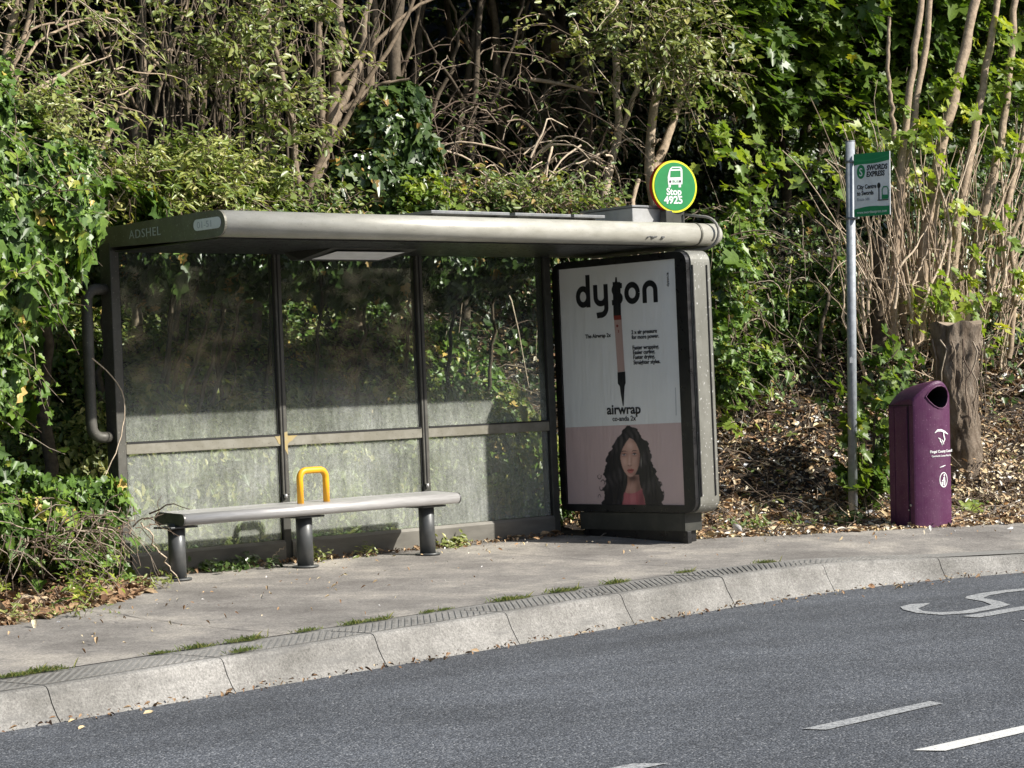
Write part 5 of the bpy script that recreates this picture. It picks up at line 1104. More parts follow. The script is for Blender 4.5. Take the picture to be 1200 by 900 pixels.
lf = [leaves_on(P1, 3, 0.05, 'ovate'), leaves_on(P2, 3, 0.05, 'ovate'), leaves_on(P3, 4, 0.05, 'ovate')]
pp = np.concatenate([blob_sprays(A(u, v, 0.6), (0.22, 0.2, 0.14), n, 0.24, upb=0.6) for u, v, n in ((520, 240, 60), (560, 238, 70), (600, 240, 80), (640, 232, 60), (690, 238, 60), (720, 245, 30), (400, 242, 40), (380, 245, 20))])
lf.append(leaves_on(pp, 7, 0.045, 'ovate', varlo=0.3)); leaf_obj('leaves', lf, M['bramble'], bt); twig_obj('leafy_twigs', [pp], 0.004, 0.0015, M['cane'], bt)
# dead broken branch reaching over, pale
db = plant('dead_branch', 'pale broken dead branch reaching across the dark gap left of the slender tree', 'branch', A(700, 110, 1.3))
limbs('branch', [([A(620, 92, 1.3), A(665, 100, 1.2), A(690, 107, 1.1), A(706, 109, 1.05)], 0.018, 0.010)], M['barkpale'], db)
limbs('side_twig', [([A(690, 107, 1.1), A(700, 95, 1.1), A(714, 98, 1.1)], 0.007, 0.003), ([A(680, 104, 1.1), A(688, 95, 1.1), A(693, 85, 1.1)], 0.006, 0.002), ([A(650, 98, 1.2), A(640, 112, 1.2), A(628, 120, 1.2)], 0.006, 0.002)], M['barkpale'], db)

# ---- shade trees with big lobed leaves, upper right
mp = plant('maple_tree', 'broad leaved maple with large dark leaves filling the upper right behind the flag pole', 'tree', A(930, 380, 2.2))
mpt = [([A(930, 400, 2.2), A(925, 260, 2.2), A(915, 120, 2.3), A(900, -40, 2.4)], 0.06, 0.04), ([A(922, 200, 2.2), A(960, 110, 2.0), A(1000, 30, 1.8)], 0.03, 0.015), ([A(920, 160, 2.3), A(870, 90, 2.0), A(840, 30, 1.8)], 0.03, 0.012)]
limbs('trunk', mpt, M['barkdark'], mp)
cl_ = [(840, 30, 1.3, .5, 120), (900, 40, 1.5, .55, 150), (960, 30, 1.6, .55, 150), (1010, 60, 1.7, .5, 130), (930, 100, 1.6, .45, 110), (870, 100, 1.4, .35, 50), (990, 120, 1.4, .4, 90), (1060, 40, 1.2, .5, 110), (1120, 60, 1.2, .5, 90), (1180, 40, 1.2, .5, 90), (1160, 120, 1.0, .4, 60), (1100, 120, 1.2, .3, 40), (850, -20, 1.0, .5, 100), (960, -20, 1.0, .5, 100), (1080, -30, 1.0, .5, 100), (1180, -30, 0.9, .5, 100)]
pp = np.concatenate([blob_sprays(A(u, v, Y), (r, r, r*0.7), n, 0.4) for u, v, Y, r, n in cl_])
leaf_obj('foliage', [leaves_on(pp, 7, 0.105, 'maple', up=0.7)], M['maple'], mp); twig_obj('twigs', [pp], 0.005, 0.002, M['barkdark'], mp)
canopy([(A(880, -130, 1.6), (1.5, 1.4, 0.7)), (A(1020, -120, 1.2), (1.5, 1.4, 0.6)), (A(1160, -120, 1.0), (1.5, 1.3, 0.6))], 12000, 0.12, 'maple', 'maple', mp)
# lit sprigs in front
ms = plant('maple_sapling', 'maple sapling with brightly lit pale leaves between the round sign and the flag pole', 'sapling', A(870, 420, 0.5))
limbs('trunk', [([A(872, 430, 0.6), A(878, 330, 0.6), A(884, 250, 0.6), A(875, 190, 0.6)], 0.02, 0.007), ([A(960, 420, 0.3), A(975, 300, 0.3), A(985, 200, 0.4), A(1010, 130, 0.5)], 0.018, 0.006)], M['barkdark'], ms)
cl_ = [(833, 155, .5, .13, 8), (848, 178, .5, .13, 12), (890, 195, .5, .16, 12), (900, 200, .5, .12, 10), (885, 228, .5, .14, 9), (880, 262, .5, .12, 9), (888, 288, .4, .13, 9), (1010, 150, .3, .22, 24), (1030, 160, .3, .18, 16), (970, 190, .4, .18, 12), (985, 225, .3, .12, 8), (930, 215, .6, .15, 8), (840, 300, .3, .12, 10), (846, 350, .3, .14, 14), (842, 430, .3, .10, 8), (838, 470, .2, .08, 6), (905, 170, .6, .14, 8)]
pp = np.concatenate([blob_sprays(A(u, v, Y), (r, r, r), n, 0.22) for u, v, Y, r, n in [(a_, b_, c_, d_*1.25, int(n_*0.55)) for a_, b_, c_, d_, n_ in cl_]])
leaf_obj('foliage', [leaves_on(pp, 5, 0.085, 'maple', up=0.5, front=(0.2, -0.7, 0.3))], M['maplelit'], ms); twig_obj('twigs', [pp], 0.004, 0.0015, M['cane'], ms)

# ---- ivy bank right of the advertising panel
ir = plant('ivy_bush', 'ragged ivy thicket just right of the advertising panel', 'bush', A(880, 450, 0.5))
rb = [(A(846, 330, 0.35), (0.22, 0.2, 0.42)), (A(842, 430, 0.2), (0.16, 0.18, 0.26)), (A(900, 370, 0.75), (0.30, 0.26, 0.26)), (A(950, 370, 0.7), (0.30, 0.26, 0.22)), (A(880, 430, 0.45), (0.2, 0.2, 0.14)), (A(965, 330, 0.9), (0.2, 0.22, 0.2)), (A(868, 280, 0.7), (0.22, 0.2, 0.25))]
pr = np.concatenate([blob_sprays(c, r, 65, 0.3, inner=0.1) for c, r in rb])
leaf_obj('foliage', [shell_leaves(rb, 4200, 0.055, 'ivy', lump=0.2), leaves_on(pr, 6, 0.052, 'ivy', varlo=0.3)], M['ivy'], ir)
Pc = cane_field(830, 1000, 240, 470, 0.3, 1.0, 300, 0.8, up=0.3); twig_obj('twigs', [pr, Pc], 0.005, 0.0018, M['cane'], ir, sides=5)
leaf_obj('bramble_leaves', [leaves_on(Pc, 5, 0.045, 'ovate')], M['bramble'], ir)

# ---- coppiced stool: thick leaning stems and a fan of thin shoots
cp = plant('coppiced_tree', 'coppiced tree of leaning stems and bare shoots right of the flag pole', 'tree', A(1085, 430, -0.1))
def q(u, v, Y=-0.1): return A(u, v, Y)
st_ = [([q(1046, 400), q(1050, 300), q(1052, 240), q(1060, 165), q(1068, 95), q(1084, -30)], 0.036, 0.028), ([q(1078, 400), q(1082, 300), q(1088, 240), q(1105, 165), q(1120, 100), q(1133, 50), q(1150, -30)], 0.060, 0.040),
       ([q(1110, 400), q(1118, 300), q(1130, 215), q(1141, 165), q(1152, 105), q(1160, 50), q(1172, -30)], 0.045, 0.032), ([q(1130, 380), q(1142, 300), q(1160, 225), q(1174, 165), q(1182, 100), q(1192, -30)], 0.045, 0.030),
       ([q(1049, 165), q(1044, 130), q(1041, 80), q(1042, 20)], 0.022, 0.014), ([q(1058, 380, .1), q(1056, 260, .1), q(1068, 150, .1), q(1085, 60, .1), q(1092, -30, .1)], 0.034, 0.028), ([q(1030, 420, .1), q(1032, 350, .1), q(1030, 280, .1)], 0.09, 0.07),
       ([q(1160, 360), q(1178, 250), q(1196, 180), q(1212, 80)], 0.03, 0.022), ([q(1182, 420, -.3), q(1190, 340, -.3), q(1184, 290, -.3), q(1205, 220, -.3)], 0.026, 0.018), ([q(1100, 350, -.2), q(1095, 260, -.2), q(1108, 190, -.2)], 0.026, 0.014)]
for i, s_ in enumerate(st_): limbs('stem', [s_], M['barkpale'] if i != 6 else M['barkdark'], cp, wob=0.007, var=0.35+0.05*(i % 4), k=20, sides=10)
sh_ = []
for i in range(185):
    u = rng.uniform(1012, 1200); v = rng.uniform(330, 440); sp_ = (u-1085)*0.38+rng.normal(0, 34); h = rng.uniform(80, 240); Y = rng.uniform(-0.35, 0.35)
    kx = rng.normal(0, 11)
    sh_.append(([A(u, v, Y), A(u+sp_*0.3+kx, v-h*0.4, Y), A(u+sp_*0.7-kx*0.3, v-h*0.8, Y), A(u+sp_, v-h, Y)], 0.004+0.016*rng.uniform(0, 1)**2.2, rng.uniform(0.002, 0.005)))
limbs('shoots', sh_, M['barkpale'], cp, wob=0.008, k=12, sides=6)
Pc = cane_field(1010, 1210, 200, 440, -0.4, 0.3, 170, 0.45, up=0.5, droop=0.2); twig_obj('side_twigs', [Pc], 0.005, 0.002, M['barkpale'], cp, sides=5, vlo=0.3)
cl_ = [(1125, 345, -.4, .13, 13), (1105, 330, -.4, .10, 7), (1150, 370, -.4, .10, 4), (1170, 385, -.4, .12, 4), (1075, 345, -.4, .1, 6), (1180, 330, -.4, .12, 6), (1130, 270, -.3, .14, 7), (1165, 270, -.3, .1, 6), (1180, 165, -.2, .16, 10), (1120, 110, -.2, .14, 10), (1195, 110, -.2, .2, 14), (1100, 220, -.3, .14, 9), (1075, 160, -.2, .18, 16), (1170, 60, -.2, .2, 16)]
pp = np.concatenate([blob_sprays(A(u, v, Y), (r, r, r), n, 0.2) for u, v, Y, r, n in cl_])
leaf_obj('leaves', [leaves_on(pp, 4, 0.085, 'maple', up=0.5, front=(0.2, -0.7, 0.3), varlo=0.3)], M['maplelit'], cp)

# ---- stump behind the bin
c0_ = A(1122, 450, -0.75); zt_ = A(1122, 379, -0.75)[2]
stp = plant('tree_stump', 'thick ragged cut off tree stump standing behind the purple bin', 'stump', (c0_[0], c0_[1], 0.25))
nz, na = 80, 96; V = []; zz = np.linspace(0.05, zt_, nz); aa = np.arange(na)*2*math.pi/na
for i, z in enumerate(zz):
    t = i/(nz-1); r = 0.185+0.010*math.sin(z*6)+0.006*math.sin(z*31+1)-0.035*(1-t)
    rr_ = r*(1+0.07*np.sin(3*aa+z*4)+0.05*np.sin(5*aa-z*3)+0.035*np.sin(11*aa+2*np.sin(z*7))+0.03*np.sin(17*aa+3*np.sin(z*5+aa*2))*np.sin(z*21+4*aa)+0.04*np.maximum(0, np.sin(z*13+3*np.sin(aa*2)))**3*(1-t)+rng.normal(0, 0.012, na))
    V.append(np.stack([c0_[0]+rr_*np.cos(aa)+0.02*math.sin(z*5), c0_[1]+rr_*np.sin(aa), np.full(na, z)+(0.02*np.sin(5*aa) if i == nz-1 else 0)], 1))
V = np.concatenate(V+[np.array([[c0_[0], c0_[1], zt_+0.005]])]); i = np.arange(nz-1)[:, None]*na; j = np.arange(na)[None, :]; j2 = (j+1) % na
Q = np.stack([i+j, i+j2, i+na+j2, i+na+j], -1).reshape(-1)
np_mesh('trunk', V, Q, np.arange((nz-1)*na)*4, np.full((nz-1)*na, 4), M['stumpbark'], stp, np.full(len(V), 0.35), smooth=False)
topm = MB().add([V[(nz-1)*na+j_] for j_ in range(na)]+[V[-1]], [[j_, (j_+1) % na, na] for j_ in range(na)]).build('cut_face', M['wood'], stp)
Pv = np.stack([np.stack([c0_+np.array([0.22*math.cos(a+0.06*math.sin(k_)), 0.22*math.sin(a+0.06*math.sin(k_)), 0.35-0.75*k_/9.0]) for k_ in range(9)]) for a in np.linspace(2.9, 6.0, 9)])
twig_obj('creeper_stems', [Pv+rng.normal(0, 0.015, Pv.shape)], 0.006, 0.003, M['cane'], stp, sides=5)

# ---- dry brush heaped round the foot of the stump
nb = 420; ang_ = rng.uniform(0, 2*math.pi, nb); rad_ = rng.uniform(0.15, 0.55, nb)
Sb = np.stack([c0_[0]+rad_*np.cos(ang_), c0_[1]+rad_*np.sin(ang_), np.zeros(nb)], 1); Sb[:, 2] = bank_z(Sb[:, 0], Sb[:, 1])
Pb_ = sprays(Sb, unit(rng.normal(0, 0.7, (nb, 3))+np.array([0, -0.1, 0.7])), rng.uniform(0.15, 0.5, nb), 0.45, 0.07)
br_ = twig_obj('dry_brush', [Pb_], 0.005, 0.002, M['cane'], None, sides=4, vlo=0.15); tag(br_, 'dry brush and twigs heaped round the foot of the tree stump', 'brush', kind='stuff')
leaf_obj('brush_leaves', [leaves_on(Pb_, 4, 0.04, 'ovate', varlo=0.3)], M['litter'], br_)
# ---- shrub between pole and bin
sb = plant('maple_seedling', 'leafy maple seedling growing between the flag pole and the purple bin', 'seedling', A(1018, 600, -1.0))
def SB(u, v, Y=-0.9): return A(u, v, Y)
limbs('stem', [([SB(1020, 615), SB(1022, 520), SB(1030, 450), SB(1050, 410)], 0.014, 0.005), ([SB(1015, 615), SB(1010, 540), SB(1000, 490)], 0.010, 0.004)], M['barkdark'], sb)
cl_ = [(1020, 500, .18, 22), (1024, 550, .18, 22), (1014, 580, .14, 12), (1030, 460, .14, 16), (1046, 425, .11, 12), (1004, 525, .10, 7), (984, 475, .05, 3), (1030, 600, .10, 7)]
pp = np.concatenate([blob_sprays(SB(u, v, -0.85), (r, r*0.8, r), n, 0.2) for u, v, r, n in cl_])
leaf_obj('leaves', [leaves_on(pp, 6, 0.074, 'maple', up=0.45, front=(0.1, -0.6, 0.2))], M['maple'], sb); twig_obj('twigs', [pp], 0.004, 0.0015, M['barkdark'], sb)

# ---- ivy and undergrowth on the bank behind the glass (and everywhere on the slope)
def on_bank(n, x0, x1, d0, d1, pw=1.0):
    x = rng.uniform(x0, x1, n); y = e_dist(x)+d0+(d1-d0)*rng.uniform(0, 1, n)**pw; return np.stack([x, y, bank_z(x, y)], 1)
P = on_bank(26000, -0.3, 4.6, 0.10, 2.8); ok = keep_clear(P) & ~((P[:, 0] > 4.0) & (P[:, 1] < 0.4)); P = P[ok]; P[:, 2] += rng.uniform(0, 0.14, len(P))
n = len(P); nr = unit(np.array([0.1, -0.7, 0.55])+rng.normal(0, 0.45, (n, 3)))
cl = 0.5+0.3*np.sin(P[:, 0]*6)*np.sin(P[:, 2]*8)+rng.normal(0, 0.2, n)
gc = leaf_obj('ivy_ground_cover', [leaf_arrays(P, nr, unit(rng.normal(0, 0.6, (n, 3))+np.array([0, 0, -1])), 0.05*np.exp(rng.normal(0, 0.3, n)), 'ivy', np.clip(cl, 0, 1))], M['ivy'])
tag(gc, 'low ivy covering the bank seen through the shelter glass', 'ivy', kind='stuff')
P = on_bank(1500, -0.2, 3.7, 0.25, 2.4); P = P[keep_clear(P)]; n = len(P)
Ps = sprays(P, unit(rng.normal(0, 0.5, (n, 3))+np.array([0, -0.15, 0.9])), rng.uniform(0.2, 0.75, n), 0.45, 0.06); Ps = clearP(Ps)
us = leaf_obj('shrubby_undergrowth', [leaves_on(Ps, 9, 0.05, 'ovate', varlo=0.1)], M['privet']); tag(us, 'shrubby undergrowth pressing against the back of the shelter glass', 'undergrowth', kind='stuff')
P2 = on_bank(70, 0.0, 3.8, 0.15, 0.9); Pk = clearP(sprays(P2, unit(rng.normal(0, 0.6, (len(P2), 3))+np.array([0, 0, 0.9])), rng.uniform(0.6, 1.8, len(P2)), 0.35, 0.07, 9))
twig_obj('undergrowth_twigs', [Ps], 0.0035, 0.0015, M['barkdark'], us); twig_obj('undergrowth_canes', [Pk], 0.0045, 0.0018, M['cane'], us, vlo=0.4)

# ---- bushes along the roof's back edge, thickened with added leaves to shade the bank
eb_ = plant('roof_edge_shade_bush', 'dense leafy bush added along the back edge of the shelter roof to shade the bank', 'bush', (2.2, 0.8, 0.6))
bl_ = [((0.40+0.42*i, 0.80+0.1*math.sin(i*2.1), 2.08+0.06*math.sin(i*3.3)), (0.34, 0.50, 0.32)) for i in range(9)]
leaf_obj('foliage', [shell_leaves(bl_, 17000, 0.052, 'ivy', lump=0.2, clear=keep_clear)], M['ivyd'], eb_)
limbs('stems', [([np.array([0.5+0.42*i, 1.0, 0.6]), np.array([0.48+0.42*i, 0.8, 1.4]), np.array([0.45+0.42*i, 0.65, 2.1])], 0.018, 0.01) for i in range(9)], M['barkdark'], eb_)
bh = plant('bush_behind_glass', 'bright leafy bush pressing against the lower glass panes from behind', 'bush', (1.8, 0.5, 0.0))
bl_ = [((0.15+0.45*i, 0.56+0.06*math.sin(i*1.7), 0.55+0.10*math.sin(i*2.3)), (0.36, 0.40, 0.52+0.08*math.sin(i*1.1))) for i in range(9)]
leaf_obj('foliage', [shell_leaves(bl_, 24000, 0.040, 'ovate', lump=0.2, front=(0.2, -0.5, 0.2), vlo=0.2, vhi=1.15, clear=keep_clear)], M['privet'], bh)
limbs('stems', [([np.array([0.2+0.45*i, 0.7, -0.05]), np.array([0.2+0.45*i, 0.65, 0.5]), np.array([0.25+0.45*i, 0.6, 0.9])], 0.012, 0.006) for i in range(8)], M['barkdark'], bh)
# ---- far side of the road, seen only in reflections
oh = plant('far_hedge', 'tall dark hedge on the far side of the road behind the photographer', 'hedge', (0, -20, -0.3))
n = 30000; P = np.stack([rng.uniform(-30, 30, n), rng.uniform(-21.5, -19.2, n), rng.uniform(-0.3, 6.0, n)], 1); P[:, 1] += 0.5*np.sin(P[:, 0]*1.3)
leaf_obj('foliage', [leaf_arrays(P, unit(np.array([0, 0.7, 0.5])+rng.normal(0, 0.5, (n, 3))), rdir(n), 0.30*np.exp(rng.normal(0, 0.3, n)), 'ovate', rng.uniform(0, 1, n))], M['shade'], oh)
limbs('trunks', [([np.array([x, -20.5, -0.4]), np.array([x+0.3, -20.4, 2.5]), np.array([x-0.2, -20.6, 5.5])], 0.14, 0.06) for x in np.linspace(-28, 28, 15)], M['barkdark'], oh)
g = grid_obj('verge', *np.meshgrid(np.linspace(-60, 60, 4), np.linspace(-30, -15.5, 4), indexing='ij'), np.full((4, 4), -0.27), M['soil']); tag(g, kind='structure')

P = on_bank(60000, 4.0, 18.0, 2.3, 9.0); P[:, 2] += rng.uniform(0, 0.22, len(P)); n = len(P); nr = unit(np.array([0.1, -0.7, 0.55])+rng.normal(0, 0.5, (n, 3)))
keep = rng.uniform(0, 1, n) < np.clip((P[:, 1]-e_dist(P[:, 0])-2.4)/1.2, 0.03, 1); P = P[keep]; nr = nr[keep]; n = len(P)
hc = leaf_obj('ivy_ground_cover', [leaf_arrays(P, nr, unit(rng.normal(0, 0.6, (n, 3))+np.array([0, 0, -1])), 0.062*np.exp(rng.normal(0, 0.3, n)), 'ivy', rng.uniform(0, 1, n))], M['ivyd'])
tag(hc, 'dark ivy carpeting the upper bank behind the coppiced stems', 'ivy', kind='stuff')

# ---- far wood: leaves and trunks in deep shade
n = 75000; P = np.stack([rng.uniform(-4, 26, n), 0, 0*rng.uniform(0, 1, n)], 1) if False else np.stack([rng.uniform(-4, 27, n), rng.uniform(4.2, 9.5, n), np.zeros(n)], 1)
P[:, 2] = bank_z(P[:, 0], P[:, 1])+rng.uniform(0, 1, n)**0.8*6.5
nr = unit(np.array([0, -0.6, 0.6])+rng.normal(0, 0.6, (n, 3)))
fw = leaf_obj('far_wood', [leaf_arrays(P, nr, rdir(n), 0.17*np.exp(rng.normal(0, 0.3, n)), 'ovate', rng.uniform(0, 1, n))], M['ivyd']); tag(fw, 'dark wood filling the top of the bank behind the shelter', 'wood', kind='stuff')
n = 90; x = rng.uniform(-3, 24, n); y = rng.uniform(3.5, 9, n)
limbs('far_trunks', [([np.array([a, b, bank_z(a, b)-0.1]), np.array([a+rng.normal(0, .2), b, 4.0]), np.array([a+rng.normal(0, .5), b, 8.5])], rng.uniform(0.03, 0.09), 0.03) for a, b in zip(x, y)], M['barkdark'], fw, sides=6)
n = 60000; P = np.stack([rng.uniform(-5, 24, n), rng.uniform(0.7, 9, n), rng.uniform(4.55, 7.5, n)+0.0], 1); P[:, 2] += 0.12*np.maximum(P[:, 0], 0)
leaf_obj('shade_canopy_leaves', [leaf_arrays(P, unit(np.array([0.1, -0.3, 0.8])+rng.normal(0, 0.5, (n, 3))), rdir(n), 0.16*np.exp(rng.normal(0, 0.3, n)), 'ovate', rng.uniform(0, 1, n))], M['maple'], fw)  # unseen leaf layer overhead, added to shade the thicket

# ---- dead leaves, twigs, grass
def litter(P, size, mat, name, label):
    n = len(P); P = P.copy(); P[:, 2] += rng.uniform(0.004, 0.03, n)
    nr = unit(np.array([0, -0.15, 1.0])+rng.normal(0, 0.45, (n, 3)))
    o = leaf_obj(name, [leaf_arrays(P, nr, rdir(n)*np.array([1, 1, 0.2]), size*np.exp(rng.normal(0, 0.4, n)), 'ovate', rng.beta(1.6, 1.6, n), fold=0.5, curl=0.6)], M[mat])
    return tag(o, label, 'leaf litter', kind='stuff')
P = on_bank(76000, 3.9, 13.0, -0.05, 4.6, 1.25); P = P[~((P[:, 0] < 4.0) & (P[:, 1] < -1.3))]
litter(P, 0.040, 'litter', 'leaf_litter', 'brown dead leaves covering the bank right of the advertising panel')
P = on_bank(17000, -3.8, -0.15, -0.1, 1.0, 1.25); o1 = litter(P, 0.045, 'litterred', 'leaf_litter', 'russet dead leaves below the ivy left of the bench')
P = on_bank(6500, 4.0, 12.5, 0.1, 4.2); Pt = sprays(P, unit(rng.normal(0, 0.9, (len(P), 3))*np.array([1, 1, 0.35])+np.array([0, 0, 0.35])), rng.uniform(0.1, 0.55, len(P)), 0.5, 0.10)
dt = twig_obj('fallen_twigs', [Pt], 0.0045, 0.002, M['cane'], None, sides=4, vlo=0.0, vhi=0.85); tag(dt, 'thin dead twigs strewn on the bank behind the flag pole and bin', 'twigs', kind='stuff')
P = on_bank(420, -3.4, -0.4, 0.05, 0.7); Pt = sprays(P, unit(rng.normal(0, 0.9, (len(P), 3))*np.array([1, 1, 0.3])+np.array([0, 0, 0.2])), rng.uniform(0.1, 0.35, len(P)), 0.4, 0.10)
dt = twig_obj('fallen_twigs', [Pt], 0.004, 0.002, M['cane'], None, sides=4); tag(dt, 'dead twigs in the russet leaves left of the bench', 'twigs', kind='stuff')
P = on_bank(240, 3.98, 12.0, 0.3, 2.6); Pg = sprays(P, unit(rng.normal(0, 0.6, (len(P), 3))+np.array([0, 0, 0.8])), rng.uniform(0.08, 0.3, len(P)), 0.5, 0.06)
ug = leaf_obj('low_weeds', [leaves_on(Pg, 5, 0.045, 'ovate', varlo=0.2)], M['bramble']); tag(ug, 'scattered low weeds among the dead leaves on the right bank', 'weeds', kind='stuff')
P = on_bank(1500, -3.8, -0.2, -0.05, 0.8, 1.2); P[:, 2] += 0.01; n = len(P); Pst = sprays(P, unit(rng.normal(0, 1, (n, 3))*np.array([1, 1, 0.15])+np.array([0, 0, 0.12])), rng.uniform(0.05, 0.2, n), 0.2, 0.05)
sw_ = twig_obj('straw', [Pst], 0.002, 0.001, M['barkpale'], None, sides=4, vlo=0.4); tag(sw_, 'dry straw and stalks mixed in the leaf litter left of the bench', 'straw', kind='stuff')
# open joint across the footway
for k_, (xa, jit_) in enumerate(((-1.15, 0.012), (2.55, 0.010))):
    yy = np.linspace(e_back(xa)+0.02, np.interp(xa, KP[:, 0], KP[:, 1])+0.44, 26); xx_ = xa+np.cumsum(rng.normal(0, jit_, 26))
    zz_ = np.array([(float(kerb_top(x_))+0.002)*(1-t_)**2+pav_z(y_)*(1-(1-t_)**2) for x_, y_, t_ in zip(xx_, yy, (yy-yy[-1])/(e_back(xa)+0.10-yy[-1]))])+0.003
    vs_ = [(x_-0.002-0.002*math.sin(i_), y_, z_) for i_, (x_, y_, z_) in enumerate(zip(xx_, yy, zz_))]+[(x_+0.003, y_, z_) for x_, y_, z_ in zip(xx_, yy, zz_)]
    me = D.meshes.new('footway_joint'); me.from_pydata([tuple(map(float, q)) for q in vs_], [], [[i_, i_+1, 27+i_, 26+i_] for i_ in range(25)]); me.update(); tag(link('footway_joint', me, M['hole']), kind='structure')
# scattered leaves and crumbs on footway, along the shelter foot, in the gutter
n = 420; x = rng.uniform(-3.5, 8.0, n); s_ = rng.uniform(0, 1, n)**1.0; yk = np.interp(x, KP[:, 0], KP[:, 1])+0.42; ye = e_back(x); y = yk+(ye-yk)*(1-(1-s_)**0.6*0.999*(rng.uniform(0.2, 1, n)))
y = np.minimum(y, ye); P = np.stack([x, y, pav_z(y)+0.004], 1); P = P[~((P[:, 0] > 3.7) & (P[:, 0] < 4.0) & (P[:, 1] > -1.35))]
o2 = litter(P, 0.017, 'litter', 'fallen_leaves', 'small dry leaves scattered over the footway')
x = rng.uniform(0.1, 3.66, 420); y = -0.045-np.abs(rng.normal(0, 0.055, 420)); P = np.stack([x, y, pav_z(y)+0.002], 1); litter(P, 0.03, 'litterred', 'fallen_leaves', 'dry leaves gathered along the foot of the shelter wall')
s_ = rng.uniform(0, 1, 700); sl_ = 4.0+s_*16; P = []
for t in sl_:
    x, y, nx, ny = kp(t); o_ = -0.105-abs(rng.normal(0, 0.03))-(abs(rng.normal(0, 0.10)) if 4.0 > x > 2.2 or x > 5 else 0); P.append((x+nx*o_, y+ny*o_, ROADZ+0.002))
litter(np.array(P), 0.02, 'litterred', 'gutter_leaves', 'crumbs of dead leaf lying in the gutter along the kerb')
for i, (u, v, sz) in enumerate(((180, 833, 0.075), (100, 851, 0.05), (88, 843, 0.045), (1050, 681, .05), (1065, 686, .05), (1010, 689, 0.05))):
    p = at_z(u, v, ROADZ+0.006)[None]; V, l, t_, a_ = leaf_arrays(p, np.array([[0.1, -0.1, 1.0]]), rdir(1)*np.array([1, 1, 0.1]), np.array([sz]), 'ovate', np.array([0.6]), fold=0.4, curl=0.4)
    o = leaf_obj('dead_leaf', [(V, l, t_, a_)], M['litter']); tag(o, 'pale dead leaf lying on the road beside the kerb', 'leaf', 'pale dead leaves in the gutter')

# grass tufts in the joint behind the kerb
def tuft_mesh(n, h, spread):
    S = np.stack([rng.normal(0, spread, n), rng.normal(0, spread*0.35, n), np.zeros(n)], 1)
    d = unit(np.stack([rng.normal(0, 0.5, n), rng.normal(0, 0.5, n), np.ones(n)], 1)); nr = unit(rng.normal(0, 1, (n, 3))*np.array([1, 1, 0.1]))
    return leaf_arrays(S, nr, d, h*np.exp(rng.normal(0, 0.35, n)), 'blade', rng.uniform(0, 1, n), curl=0.5)
spots = [(30, 789), (48, 785), (82, 783), (220, 764), (252, 757), (302, 749), (314, 747), (385, 738), (440, 730), (475, 726), (530, 717), (548, 714), (632, 704), (645, 702), (695, 694), (712, 691), (760, 684), (838, 672), (935, 660), (300, 762)]
tm_ = []
for k_ in range(4):
    o = leaf_obj('grass_tuft', [tuft_mesh(230, 0.017, 0.032)], M['grass']); tm_.append(o)
for i, (u, v) in enumerate(spots):
    ztop = -0.115
    p = at_z(u, v+3, ztop); s__ = np.interp(p[0]+0.30*0.12, KP[:, 0], cum); xk, yk_, nx_, ny_ = kp(s__); oo = 0.39 if v != 762 else 0.05; x_, y_ = xk+nx_*oo, yk_+ny_*oo; zk = kerb_top(x_)
    o = tm_[i] if i < 4 else tm_[i % 4].copy()
    if i >= 4: COL.objects.link(o)
    o.location = (x_, y_, zk+0.004); o.rotation_euler = (0, 0, 0.15+rng.normal(0, 0.2)); sc = rng.uniform(0.7, 1.25); o.scale = (sc*1.5, sc, sc*0.85)
    tag(o, 'small grass tuft growing in the joint behind the kerb', 'grass', 'grass tufts along the kerb')
# weeds at the foot of the shelter
def weed(u, v, Y, n, L, kind, mat, label, cat='weed', spread=0.05, q_=6, size=0.035, name='weed', grp=None):
    b = A(u, v, Y); b[2] = pav_z(b[1]) if b[1] > -3 and b[0] > -0.3 and b[0] < 3.9 else bank_z(b[0], b[1])
    S = b+rng.normal(0, 1, (n, 3))*np.array([spread, spread*0.4, 0]); P = sprays(S, unit(rng.normal(0, 0.45, (n, 3))+np.array([0, -0.1, 1.0])), L*rng.uniform(0.5, 1.2, n), 0.3, 0.05)
    t = plant(name, label, cat, b, grp); leaf_obj('leaves', [leaves_on(P, q_, size, kind, varlo=0.3)], M[mat], t); twig_obj('stalks', [P], 0.002, 0.001, M['cane'], t); return t
weed(375, 663, -0.16, 12, 0.13, 'ovate', 'privet', 'small green weed right of the middle bench post')
weed(425, 656, -0.12, 9, 0.12, 'lance', 'privet', 'upright narrow leaved weed halfway between middle and right bench posts')
weed(517, 641, -0.08, 14, 0.07, 'ovate', 'privet', 'low weed just right of the right bench post')
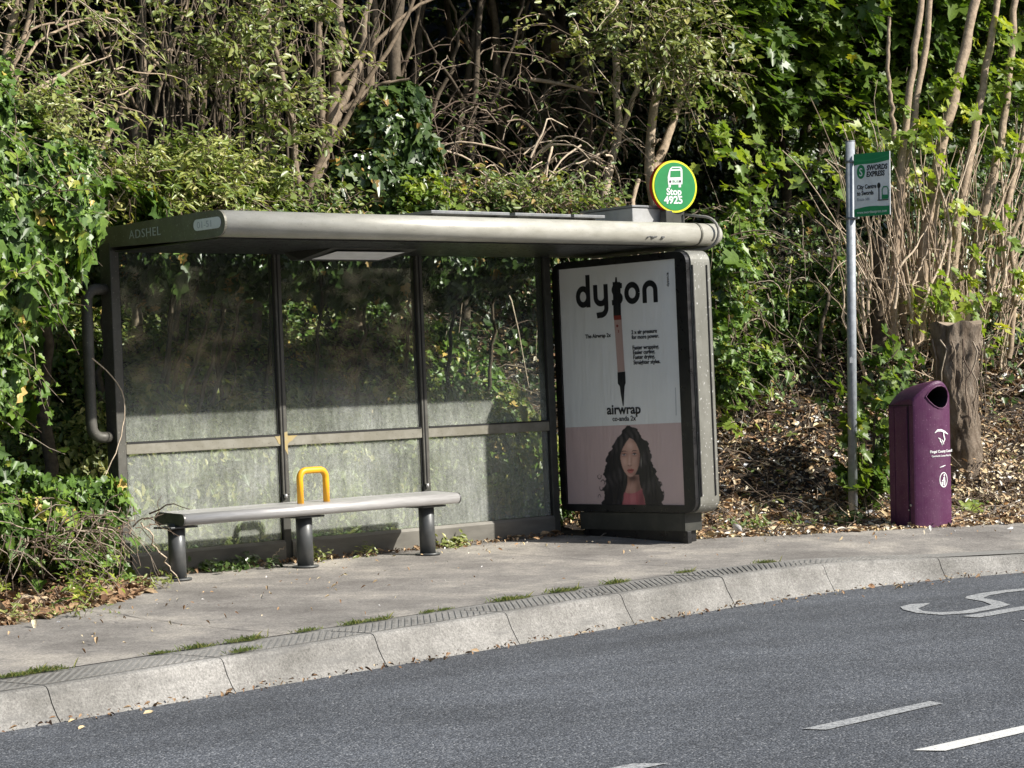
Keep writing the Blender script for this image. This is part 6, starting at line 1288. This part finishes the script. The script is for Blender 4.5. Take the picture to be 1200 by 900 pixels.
weed(540, 638, -0.08, 16, 0.08, 'ovate', 'privet', 'low spreading weed at the shelter foot, furthest right of the bench')
weed(270, 668, -0.14, 34, 0.09, 'ivy', 'ivyd', 'patch of dark creeping ivy between the left and middle bench posts', 'ivy', 0.18, 5, 0.045, 'ivy_patch')
weed(102, 700, -1.2, 16, 0.42, 'lance', 'maplelit', 'tall yellow green weed in the russet leaves left of the bench', 'weed', 0.03, 10, 0.04)
weed(185, 690, -0.75, 10, 0.14, 'lance', 'privet', 'short green weed at the edge of the footway near the left bench post', 'weed', 0.05)
weed(40, 716, -1.45, 34, 0.12, 'lance', 'privet', 'bright patch of low green weeds at the left edge of the picture', 'weed', 0.2)
weed(998, 628, -1.25, 26, 0.13, 'lance', 'bramble', 'clump of narrow grassy weeds at the foot of the flag pole', 'weed', 0.08, 8, 0.05)
weed(880, 618, -1.0, 10, 0.17, 'lance', 'bramble', 'grassy weeds on the bank between the advertising panel and the flag pole', 'weed', 0.10, 8, 0.055)
weed(925, 620, -1.05, 8, 0.15, 'lance', 'bramble', 'tuft of broad grassy weeds left of the flag pole', 'weed', 0.10, 8, 0.05)
weed(1128, 592, -1.2, 5, 0.12, 'maple', 'maplelit', 'lone yellow green maple seedling right of the purple bin', 'seedling', 0.02, 3, 0.09, 'maple_seedling')
# dry stalk leaning on the left bench post
ds = plant('dry_stalk', 'pale dry stalk leaning against the left bench post', 'stalk', (-0.05, -0.62, -0.02)); o = limbs('stalk', [([A(165, 612, -0.6), A(185, 640, -0.58), A(200, 665, -0.56), A(215, 690, -0.55)], 0.005, 0.003), ([A(310, 665, -0.15), A(325, 648, -0.15), A(336, 640, -0.15)], 0.005, 0.003)], M['barkpale'], ds, var=0.95)
tr = plant('trailing_stem', 'thin bare trailing stem hanging across the left post of the shelter', 'stem', A(125, 560, -0.1)); limbs('stem', [([A(108, 420, -0.08), A(128, 436, -0.08), A(146, 460, -0.08), A(148, 480, -0.08), A(140, 520, -0.08), A(122, 560, -0.1)], 0.004, 0.003)], M['barkpale'], tr, var=0.95, wob=0.002)
